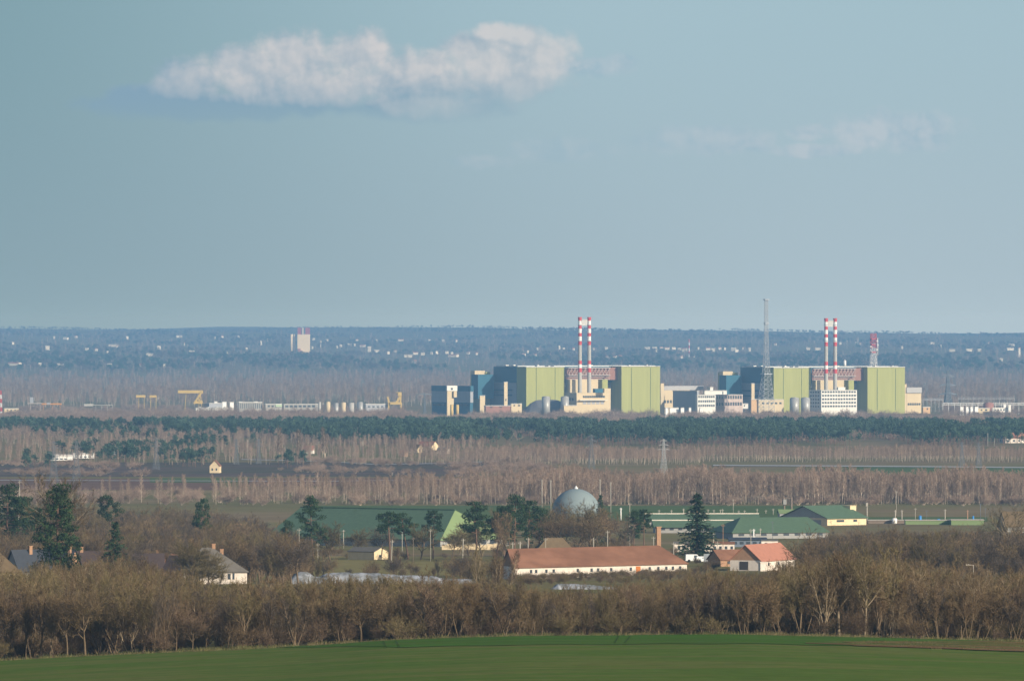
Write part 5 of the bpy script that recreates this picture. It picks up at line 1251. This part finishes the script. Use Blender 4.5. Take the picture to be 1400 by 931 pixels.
SRC_WOOD = [merged('wood_src%d' % i, bare(400 + i, 10, k), m1, m2) for i, (k, m1, m2) in enumerate((('broad', M_BARK, M_TWIG), ('upright', M_BARK, M_TWIGY), ('upright', M_BARKP, M_TWIG), ('bush', M_BARK, M_TWIGR), ('bush', M_BARK, M_TWIG), ('broad', M_BARK, M_TWIGG), ('bush', M_BARK, M_TWIGY)))]
SRC_POP = [merged('poplar_src%d' % i, bare(500 + i, 10, 'poplar'), M_BARKG, M_TWIGB) for i in range(4)]
SRC_FARB = [merged('far_bare_src%d' % i, bare(520 + i, 10, 'bush'), M_BARKG, M_TWIGB) for i in range(3)]
SRC_FARM = [merged('far_mixed_src%d' % i, farpine(560 + i, 12), M_PINEBARK, mat('far_mixed_crown', (0.15, 0.12, 0.095), 0.95, 0.25, 0.02, rnd=0.3, coords='World')) for i in range(3)]
SRC_PINE = [merged('far_pine_src%d' % i, farpine(540 + i, 12), M_PINEBARK, M_PINEFAR) for i in range(4)]

# --- the wood along the field: trees in front are things, the rest one mass
TOPLIM = [(-300, 782), (0, 784), (35, 783), (60, 771), (120, 767), (200, 770), (270, 790), (292, 803), (345, 803), (380, 798), (400, 798), (470, 793), (560, 794), (640, 795), (690, 796), (760, 814), (850, 806), (940, 790), (1000, 787), (1050, 784), (1100, 768), (1150, 758), (1230, 764), (1310, 785), (1360, 790), (1400, 780), (1700, 776)]
def wood_label(px, kd, H):
    zones = [(-1e9, 110, 'leafless brown tree at the field edge below the brown-roofed house'), (110, 260, 'leafless brown tree at the field edge below the dark roofs'), (260, 420, 'leafless brown tree at the field edge below the white hipped house'),
             (420, 640, 'leafless brown tree at the field edge below the white sheeting'), (640, 800, 'leafless brown tree at the field edge below the left end of the long barn'), (800, 960, 'leafless brown tree at the field edge below the right end of the long barn'),
             (960, 1110, 'leafless grey-brown tree at the field edge below the red-roofed house'), (1110, 1260, 'leafless grey-brown tree at the field edge below the cream-walled barn'), (1260, 1e9, 'leafless grey-brown tree at the field edge near the bare earth')]
    for a, b, l in zones:
        if a <= px < b:
            form = 'pale-stemmed' if kd in ('upright1', 'upright4') else 'many-stemmed' if kd[0] == 'u' else 'round-crowned'
            return ('tall ' if H > 7.6 else 'low ' if H < 5.6 else 'middling ') + form + l.replace('leafless brown', ' bare').replace('leafless grey-brown', ' bare')
n_ind = 0
for row, Yr in enumerate((1022, 1034, 1048)):
    px = -55 + row * 9
    while px < 1455:
        Y = Yr + RND.uniform(-5, 5); g = G(px, Y); lim = (ground_py(px, Y) - interp(TOPLIM, px) - RND.uniform(-6, 16)) * K * Y
        H = min(RND.uniform(4.4, 9.6), lim + RND.uniform(-1, 1))
        if H > 3:
            kd = RND.choice(['broad%d' % RND.randint(0, 5), 'upright%d' % RND.choice([0, 2, 3, 5]), 'upright%d' % RND.choice([0, 2, 3, 5, 0, 2, 3, 5, 1, 4]), 'upright%d' % RND.choice([0, 2, 3, 5])])
            put(kd, 'bare_tree', wood_label(px, kd, H), 'tree', g, H, 10, group='leafless trees along the field edge', wide=RND.uniform(.75, 1.25)); n_ind += 1
        px += RND.uniform(17, 34)
pts = []
def addp(px, Y, H, idx, base=10, wide=1.0, r=RND):
    g = G(px, Y); s = H / base; pts.append((g.x, g.y, g.z, s * wide, s, r.uniform(0, 6.28), idx))
# undergrowth and the mass behind
for _ in range(640):
    px = RND.uniform(-420, 1820); Y = RND.uniform(1016 if RND.random() < .55 else 1032, 1075); addp(px, Y, RND.uniform(1.4, 3.8), RND.choice([3, 4, 6]), wide=1.2)
for _ in range(3150):
    px = RND.uniform(-450, 1850); Y = (1055 if -70 < px < 1460 else 1020) + (RND.random() ** 1.2) * 640
    if 1170 < px < 1320 and Y > 1560: continue
    if Y > 1500 and 395 < px < 660: continue
    lim = (ground_py(px, Y) - interp(TOPLIM, px) - RND.uniform(-4, 14)) * K * Y
    H = min(RND.uniform(4.0, 9.2), lim + RND.uniform(-.9, .9))
    if H < 1.2: continue
    addp(px, Y, H, RND.choice([0, 1, 2, 5, 1, 1, 2]) if H > 3.5 else RND.choice([3, 4, 6]), wide=RND.uniform(.75, 1.2))
scatter('woodland', pts, SRC_WOOD, 'mass of leafless brown trees and undergrowth behind the field edge', 'woodland')

# dry grass along the ragged edge of the field
def tuft(seed):
    r = random.Random(seed); tr, tw = MB(), MB(); tr.tube((0, 0, -.1), (0, 0, .2), .02, .01, 3, cap=False)
    for _ in range(70): tri(tw, Vector((r.gauss(0, .8), r.gauss(0, .5), -.05)), (Vector((r.uniform(-.5, .5), r.uniform(-.5, .5), 1))).normalized(), r.uniform(.3, 1.0), .03, r)
    return tr, tw
M_DRYG = mat('dry_grass', (0.14, 0.115, 0.055), 0.95, 0.3, 0.3, col2=(0.12, 0.12, 0.045), mix_scale=0.08, rnd=.2, coords='World')
SRC_GRASS = [merged('grass_src%d' % i, tuft(700 + i), M_DRYG, M_DRYG) for i in range(3)]
pts = []
for _ in range(420):
    px = RND.uniform(-150, 1550); Y = 1009 + 4 * math.sin(px / 70) + RND.uniform(-3, 12); addp(px, Y, RND.uniform(.25, .75), RND.randint(0, 2), 1.0, wide=RND.uniform(.8, 1.6))
for _ in range(420):
    px = RND.uniform(1130, 1550); Y = RND.uniform(950, 1004)
    if abs(Y - 970) > 34 * (px - 1100) / 300: continue
    addp(px, Y, RND.uniform(.2, .45), RND.randint(0, 2), 1.0, wide=1.5)
scatter('dry_grass', pts, SRC_GRASS, 'dry grass tufts along the ragged edge of the field', 'grass')
# --- scrub and gardens between the wood and the farm
pts = []
VTOP = [(-200, 690), (0, 706), (60, 686), (130, 680), (250, 682), (330, 704), (380, 720), (420, 735), (455, 742), (500, 748), (560, 752), (640, 752), (690, 745), (760, 740), (830, 735), (900, 742), (960, 755), (1090, 742), (1130, 728), (1200, 722), (1260, 726), (1340, 722), (1400, 705), (1600, 700)]
CLEAR = [(690, 945, 1930, 2030), (985, 1105, 1820, 2110), (395, 660, 1500, 1760), (440, 700, 1760, 1930), (285, 350, 1500, 1800), (-20, 40, 1600, 1820), (1170, 1330, 1560, 1760), (18, 262, 1690, 1790), (184, 256, 1790, 2015), (100, 142, 1780, 1835), (600, 700, 2050, 2350), (420, 660, 2060, 2330)]
for _ in range(4300):
    px = RND.uniform(-320, 1730); Y = RND.uniform(1700, 3050)
    if Y < 1860 and 20 < px < 260 and RND.random() < .6: continue
    if any(a < px < b and c < Y < d for a, b, c, d in CLEAR): continue
    if (Y > 2430 and 860 < px < 1110) or (Y > 2950 and 1100 < px < 1350): continue
    if Y > 2500 and (380 < px < 730): continue
    if 390 < px < 700 and RND.random() < .35: continue
    lim = (ground_py(px, Y) - interp(VTOP, px) - RND.uniform(-5, 14)) * K * Y
    H = min(RND.uniform(5, 11) if px < 420 or px > 1100 else RND.uniform(2.5, 6.5), lim)
    if 690 < px < 1100 and Y < 2100: H = min(H, 2.6 if Y > 2000 else 1.8)
    if px > 1100 and Y > 2300: H = min(H, 4.5 if Y < 2600 else 3.2)
    if 860 < px < 1110 and Y > 2100: H = min(H, 1.8)
    if H < .8: continue
    addp(px, Y, H, RND.choice([0, 5, 5, 1, 5, 4]) if H > 3 else RND.choice([3, 4, 6]), wide=RND.uniform(.95, 1.35))
for _ in range(170):
    px = RND.uniform(700, 945); addp(px, RND.uniform(1950, 1985) + (px - 703) * .05, RND.uniform(.6, 1.8), RND.choice([3, 4, 6]), wide=1.4)
scatter('scrub', pts, SRC_WOOD, 'brown leafless scrub and garden trees around the village', 'scrub')

# --- poplar plantation
pts = []
for row in range(9):
    Y = 3560 + row * 21; px = -150
    while px < 1550:
        px += RND.uniform(2.6, 6.2); t = RND.random()
        dens = interp([(-150, 0.02), (290, .04), (340, .25), (480, .32), (620, .45), (690, 1), (1600, 1)], px)
        if RND.random() > dens: continue
        
        H = RND.uniform(9.4, 13.4) * (1 if px > 640 else .85) * (1 + .10 * math.sin(px / 29) + .07 * math.sin(px / 11 + row))
        addp(px, Y + RND.uniform(-6, 6), H, RND.randint(0, 3), wide=RND.uniform(.8, 1.15))
scatter('poplar_plantation', pts, SRC_POP, 'dense plantation of tall leafless pale-trunked trees behind the farm', 'plantation')
# understorey of the plantation and the heath on the left
pts = []
for _ in range(1500):
    px = RND.uniform(-150, 1550); Y = RND.uniform(3520, 3800)
    if px < 620 and RND.random() < .65: continue
    addp(px, Y, RND.uniform(2.5, 5), RND.randint(0, 2), wide=1.5)
for _ in range(900):
    px = RND.uniform(-150, 760); Y = RND.uniform(4350, 4960)
    if px < 600 and math.sin(px / 60) + math.sin(Y / 50 + px / 90) < .7: continue
    addp(px, Y, RND.uniform(1.5, 4.0), RND.randint(0, 2), wide=2.0)
scatter('heath', pts, SRC_FARB, 'low brown leafless scrub on the plain', 'scrub')
# bare woods under the pines
pts = []
for row in range(13):
    Y = 4800 + row * 28; px = -150
    while px < 1550:
        px += RND.uniform(3, 8)
        d = interp([(-150, .12), (330, .2), (560, .25), (660, .8), (760, 1), (1600, 1)], px)
        if RND.random() > d: continue
        if px > 960 and Y < 4900: continue
        addp(px, Y + RND.uniform(-10, 10), RND.uniform(6.2, 9.4) * (1 + .14 * math.sin(px / 41 + row * .3)) * (1 if row < 8 else .8), RND.randint(0, 3), wide=RND.uniform(.9, 1.3))
for _ in range(900):
    px = RND.uniform(-150, 660); Y = RND.uniform(5100, 6300); addp(px, Y, RND.uniform(5.5, 10), RND.randint(0, 3), wide=RND.uniform(1.1, 1.7))
scatter('bare_wood', pts, SRC_POP, 'band of leafless grey-brown wood just below the dark pines', 'woodland')
# pine forest
pts = []
for _ in range(11000):
    Y = RND.uniform(5620, 6950); px = RND.uniform(-180, 1580)
    if px < 420 and Y < 6600 - px * 1.2 + 120 * math.sin(px / 40): 
        if RND.random() < .93: continue
    if math.sin(px / 37 + Y / 300) + math.sin(px / 91 - Y / 500) > 1.35: continue
    if Y < 5760 + 90 * math.sin(px / 53) + 70 * math.sin(px / 17) and RND.random() < .85: continue
    addp(px, Y, RND.uniform(8, 13), RND.randint(0, 3), 12, wide=RND.uniform(.9, 1.3))
# pine clumps below the forest on the left
for cx, y, rx, n in ((165, 4950, 45, 60), (195, 5150, 40, 60), (38, 4700, 8, 8), (65, 4680, 6, 6), (270, 4800, 40, 26), (280, 5600, 30, 40), (400, 4750, 25, 12), (110, 5200, 30, 14), (255, 5300, 30, 22)):
    for _ in range(n): addp(cx + RND.gauss(0, rx * .5), y + RND.uniform(-110, 110), RND.uniform(5.5, 10), RND.randint(0, 3), 12, wide=1.25)
scatter('pine_forest', pts, SRC_PINE, 'wide band of dark green pine forest below the power station', 'forest')
# bare scrub before and around the plant, mixed in the pines
pts = []
for _ in range(4200):
    Y = RND.uniform(6950, 9020); px = RND.uniform(-180, 1580)
    mx = 8.2 if Y < 8600 else 5.5
    if px < 560: mx = 12.5 if Y > 8200 else 10
    if 640 < px < 1262: mx = 10.5 if Y > 8600 else 7.0
    addp(px, Y, RND.uniform(3, mx), RND.randint(0, 2), wide=1.9)
for _ in range(450):
    Y = RND.uniform(6100, 7400); px = RND.uniform(-180, 1580); addp(px, Y, RND.uniform(5, 10), RND.randint(0, 2), wide=1.2)
for _ in range(500):
    Y = RND.uniform(9100, 10200); px = RND.choice([RND.uniform(-180, 560), RND.uniform(1290, 1580)]); addp(px, Y, RND.uniform(4, 8), RND.randint(0, 2), wide=1.7)
scatter('plant_scrub', pts, SRC_FARB, 'grey-brown leafless scrub in front of the power station', 'scrub')
# forest behind the plant
pts = []
for _ in range(9000):
    Y = RND.uniform(10300, 16400); px = RND.uniform(-200, 1600)
    if px < 560 and 10700 < Y < 11000: continue
    if px < 340 and 15300 < Y < 15900: continue
    addp(px, Y, RND.uniform(11, 19), RND.randint(0, 3), wide=RND.uniform(1.2, 1.9))
scatter('back_forest', pts, SRC_POP, 'wide leafless grey-brown forest behind the power station', 'forest')
# far tree lines and woods on the rising plain
pts = []
for _ in range(3400):
    Y = RND.uniform(16800, 19500); px = RND.uniform(-200, 1600)
    q = math.sin(px / 63 + Y / 700) + math.sin(px / 23 + 2 + Y / 300) * .7 + math.sin(px / 140)
    if q < -.2: continue
    addp(px, Y, RND.uniform(11, 20), RND.choice([0, 1, 2, 3, 4, 5, 6]), 12, wide=RND.uniform(1.2, 2))
for _ in range(9000):
    Y = RND.uniform(19500, 28600); px = RND.uniform(-200, 1600)
    q = math.sin(px / 120 + Y / 800) + math.sin(px / 47 + 2 - Y / 420) * .8 + math.sin(Y / 330 + px / 300)
    if q < .1 and Y < 27300: continue
    addp(px, Y, RND.uniform(9, 15) if Y < 26500 else RND.uniform(5, 9), RND.choice([0, 1, 2, 4, 5, 6, 4, 5, 6]), 12, wide=RND.uniform(1.5, 2.5))
scatter('far_woods', pts, SRC_PINE + SRC_FARM, 'far dark woods and tree lines on the rising plain', 'woods')
pts = []
for _ in range(2500):
    Y = RND.uniform(16800, 26000); px = RND.uniform(-200, 1600); addp(px, Y, RND.uniform(9, 16), RND.randint(0, 3), wide=RND.uniform(1.5, 2.6))
scatter('far_bare_woods', pts, SRC_POP, 'far leafless woods around the distant villages', 'woods')
# ------------------------------------------------------------------ trees one can tell apart
for i in range(2): lib('spruce%d' % i, spruce(600 + i, 12, 2.6), M_BARK, M_NEEDLEB)
lib('darkspruce', pine(610, 16, 3.5, low=.08, flat=.75, nl=62, lean=.0), M_PINEBARK, M_NEEDLE)
for i in range(5): lib('pine%d' % i, pine(620 + i, 12, 3.3, low=(.5, .45, .62, .35, .55)[i], nl=(18, 20, 14, 24, 16)[i], lean=(.05, -.05, .12, .02, -.1)[i]), M_PINEBARK, M_NEEDLE)
def ever(kind, px, yt, Y, H0, label, wide=1.0, yaw=None, name='pine_tree', cat='pine tree', base=None):
    g = G(px, Y)
    if base: g.z = ZP(base, Y)
    put(kind, name, label, cat, g, ZP(yt, Y) - g.z, H0, yaw, wide=wide)
ever('darkspruce', 82, 654.5, 1700, 16, 'tallest dark evergreen at left, ragged and broad, above the dark roofs', 1.0, .4, 'spruce_tree', 'spruce')
ever('spruce0', 157, 710.5, 1690, 12, 'small dark cone-shaped spruce right of the tallest evergreen', 1.35, 1.0, 'spruce_tree', 'spruce')
ever('spruce1', 953, 672, 2240, 12, 'tall blue-green spruce behind the right end of the long barn', 1.7, 2.0, 'spruce_tree', 'spruce')
ever('spruce0', 821, 674, 2500, 12, 'narrow spruce tip beside the right rim of the dome', .72, 3.0, 'spruce_tree', 'spruce')
for kd, px, yt, Y, w, lb in (('pine3', 8, 656, 2250, 1.1, 'dark bushy pine cut by the left edge'), ('pine0', 28, 672, 2260, 1.0, 'dark pine right of the one cut by the left edge'), ('pine3', 46, 690, 2280, .9, 'lower dark pine between the edge pines and the tallest evergreen'), ('pine2', 154, 668, 2500, .75, 'small round pine top on the brown plain above the small spruce'), ('pine1', 277, 676.5, 2400, .62, 'small dark pine above the white hipped house'),
                             ('pine3', 428, 672.5, 2280, .78, 'upright dark pine before the left part of the green hall'), ('pine3', 394, 708, 2300, .8, 'low dark pine at the left end of the green hall'), ('pine2', 533, 693, 2330, 1.15, 'flat-topped umbrella pine before the green hall, leaning left'), ('pine4', 558, 697, 2340, 1.15, 'spreading umbrella pine before the green hall, right of the flat-topped one'), ('pine0', 592, 693, 2350, .85, 'umbrella pine nearest the shining end of the green hall, left of it'),
                             ('pine1', 651, 680, 2300, .95, 'pine with open layered boughs over the shining light green roof'), ('pine4', 678, 688, 2310, 1.0, 'pine right of the open layered one with bare trunk below'), ('pine3', 704, 671.5, 2320, .85, 'taller of the two dark pines left of the dome'), ('pine1', 724, 679, 2330, .85, 'shorter of the two dark pines left of the dome'), ('pine3', 690, 688, 2340, 1.0, 'dark pine filling the gap left of the taller pine by the dome'), ('pine3', 737, 690, 2350, 1.0, 'lower dark pine right of the shorter pine by the dome'), ('pine3', 866, 694, 2420, .85, 'dense dark pine right of the dome, left half of a pair'), ('pine0', 880, 692, 2430, .85, 'dense dark pine right of the dome, right half of a pair')):
    ever(kd, px, yt, Y, 12, lb, w, (px * 1.7) % 6.28)
for px, yt, lb in ((256, 772, 'low bare bush under the round olive tree, left one'), (272, 774, 'low bare bush under the round olive tree, middle one'), (288, 777, 'low bare bush under the round olive tree, right one')): ever('dense', px, yt, 1697, 10, lb, 2.2, None, 'bare_bush', 'bush')
for i, (px, yt, Y, lb) in enumerate(((382, 585, 5100, 'slim reddish columnar poplar, left one of three on the plain'), (408, 588, 5100, 'slim reddish columnar poplar, middle one of three on the plain'), (444, 586, 5100, 'broadest reddish columnar poplar, right one of three on the plain'), (268, 600, 5150, 'faint columnar poplar above the small gabled house'))):
    ever('column%d' % (i % 2), px, yt, Y, 16, lb, (1.6, 1.5, 2.0, 1.2)[i], None, 'poplar_tree', 'poplar')
# pale-stemmed and gnarled trees that stand out
for kd, px, yt, Y, w, lb in (('pale1', 1147, 742, 1026, 1.0, 'tall pale-limbed bare tree at the field edge, left one of the tall three'), ('pale0', 1182, 748, 1024, .9, 'tall pale-limbed bare tree at the field edge, middle one of the tall three'), ('pale2', 1214, 752, 1030, .9, 'tall many-stemmed pale tree at the field edge, right one of the tall three'), ('pale2', 1000, 790, 1030, 1.1, 'pale many-stemmed bush tree below the left of the red-roofed house'),
                             ('pale2', 655, 752, 1480, .9, 'pale upright sapling cluster left of the long barn'), ('upright1', 690, 748, 1500, .9, 'pale upright sapling standing against the left end of the long barn'), ('upright4', 676, 756, 1490, .8, 'thin pale sapling between the other two left of the long barn'), ('pale0', 1385, 690, 2150, 1.15, 'large bare tree with pale forked limbs at the right edge'),
                             ('broad4', 408, 735, 1735, 1.3, 'dark gnarled bare tree in front of the left end of the white mound'), ('broad1', 398, 745, 1740, 1.2, 'dark crooked bare tree left of the gnarled one'), ('dense', 264, 740, 1712, 1.25, 'round bare olive tree just left of the white hipped house'), ('dense', 284, 755, 1708, 1.35, 'smaller bare olive tree overlapping the roof of the white hipped house'), ('dense', 452, 712, 2300, 1.2, 'brown bare tree before the left part of the green hall'), ('dense', 575, 716, 2330, 1.2, 'brown bare tree between the umbrella pines'), ('dense', 618, 722, 2380, 1.3, 'brown bare tree standing before the shining roof end, left one'), ('dense', 640, 716, 2420, 1.2, 'brown bare tree standing before the shining roof end, right one'), ('dense', 486, 722, 2420, 1.3, 'brown bare tree before the green hall right of the bright white pole'), ('dense', 660, 710, 2400, 1.3, 'brown bare tree hiding the right of the shining roof end'), ('broad2', 520, 718, 2350, 1.2, 'round brown bare tree before the middle of the green hall'), ('broad3', 628, 727, 2450, 1.3, 'wide bare tree in front of the shining roof end'),
                             ('broad3', 748, 688, 2395, 1.2, 'leafless tree below the left rim of the dome'), ('dense', 787, 689, 2370, 1.3, 'leafless tree in front of the middle of the dome'), ('broad1', 820, 692, 2375, 1.3, 'leafless tree below the right rim of the dome'), ('broad5', 775, 698, 2300, 1.4, 'low wide leafless tree between the brown roof and the dome'), ('broad0', 808, 700, 2300, 1.4, 'low wide leafless tree right of the brown roof'), ('broad4', 770, 682, 2400, 1.0, 'bare tree spreading in front of the dome, left one'), ('broad4', 803, 684, 2380, 1.0, 'bare tree spreading in front of the dome, right one'), ('broad5', 835, 692, 2390, 1.0, 'grey bare tree right of the dome'), ('broad1', 745, 696, 2350, 1.0, 'bare tree between the dark pines and the dome'), ('upright0', 694, 692, 2290, 1.0, 'grey bare tree among the pines left of the dome'), ('upright3', 858, 706, 2380, 1.0, 'bare tree at the foot of the dense pine pair'),
                             ('upright1', 1122, 735, 2150, .9, 'whitish thin tree right of the red-roofed house'), ('pale1', 86, 632, 1900, .8, 'pale bare treetop sticking out above the tallest evergreen'), ('upright4', 1345, 765, 1600, 1.0, 'bare tree right of the street lamp')):
    ever(kd, px, yt, Y, 10, lb, w, None, 'bare_tree', 'tree')
ev = [(-1e9, 260, 'dull brown bare tree in the gardens behind the dark roofs'), (260, 400, 'dull brown bare tree in the gardens behind the white hipped house'), (400, 700, 'brown bare bush tree in the open yard'), (700, 1100, 'low bare tree near the farm buildings'), (1100, 1e9, 'bare tree on the slope below the pale green bunker')]
rt = random.Random(77)
for _ in range(105):
    px = rt.choice([rt.uniform(-20, 400), rt.uniform(-20, 420), rt.uniform(1110, 1420), rt.uniform(1110, 1420), rt.uniform(430, 690)])
    if 1110 < px: Y = rt.uniform(1800, 2450); H = rt.uniform(5, 8.5)
    elif px < 430: Y = rt.uniform(1880, 2500); H = rt.uniform(7, 11)
    else: Y = rt.uniform(2130, 2450); H = rt.uniform(3.5, 5.5)
    g = G(px, Y); H = min(H, (ground_py(px, Y) - interp(VTOP, px) + rt.uniform(-8, 6)) * K * Y)
    if H < 2.5: continue
    kd = 'broad%d' % rt.randint(0, 5) if rt.random() < .75 else 'upright%d' % rt.choice([0, 2, 3, 5])
    lb = ('tall ' if H > 7 else 'low ' if H < 4.5 else 'middling ') + ('round-crowned ' if kd[0] == 'b' else 'many-stemmed ') + [l for a, b, l in ev if a <= px < b][0].replace('dull brown ', '').replace('brown ', '').replace('low ', '')
    put(kd, 'bare_tree', lb, 'tree', g, H, 10, group='bare trees around the village', wide=rt.uniform(1.0, 1.35))
t = MB(); g = G(735, 1400)
put('broad3', 'yellow_bush', 'bush with yellowish leaves below the long barn', 'bush', g, (ground_py(735, 1400) - 799) * K * 1400, 10, 1.0, wide=1.3)
bpy.data.objects['yellow_bush'].children[1].data = bpy.data.objects['yellow_bush'].children[1].data.copy()
bpy.data.objects['yellow_bush'].children[1].data.materials[0] = M_BUSHY
# ------------------------------------------------------------------ haze
def build_haze():
    m = bpy.data.materials.new('haze'); m.use_nodes = True; nt = m.node_tree; nt.nodes.clear()
    out = nt.nodes.new('ShaderNodeOutputMaterial'); pv = nt.nodes.new('ShaderNodeVolumePrincipled')
    pv.inputs['Color'].default_value = (*HAZE_COLOR, 1); pv.inputs['Density'].default_value = HAZE_DENSITY
    pv.inputs['Density Attribute'].default_value = ''; pv.inputs['Anisotropy'].default_value = 0.0
    nt.links.new(pv.outputs[0], out.inputs['Volume'])
    b = MB(); b.hull8([(-7050, -450, -2), (7050, -450, -2), (7050, 30600, -2), (-7050, 30600, -2)], [(-7050, -450, 141), (7050, -450, 141), (7050, 30600, 141), (-7050, 30600, 141)])
    o = b.build('haze', m); tag(o, kind='stuff')
build_haze()
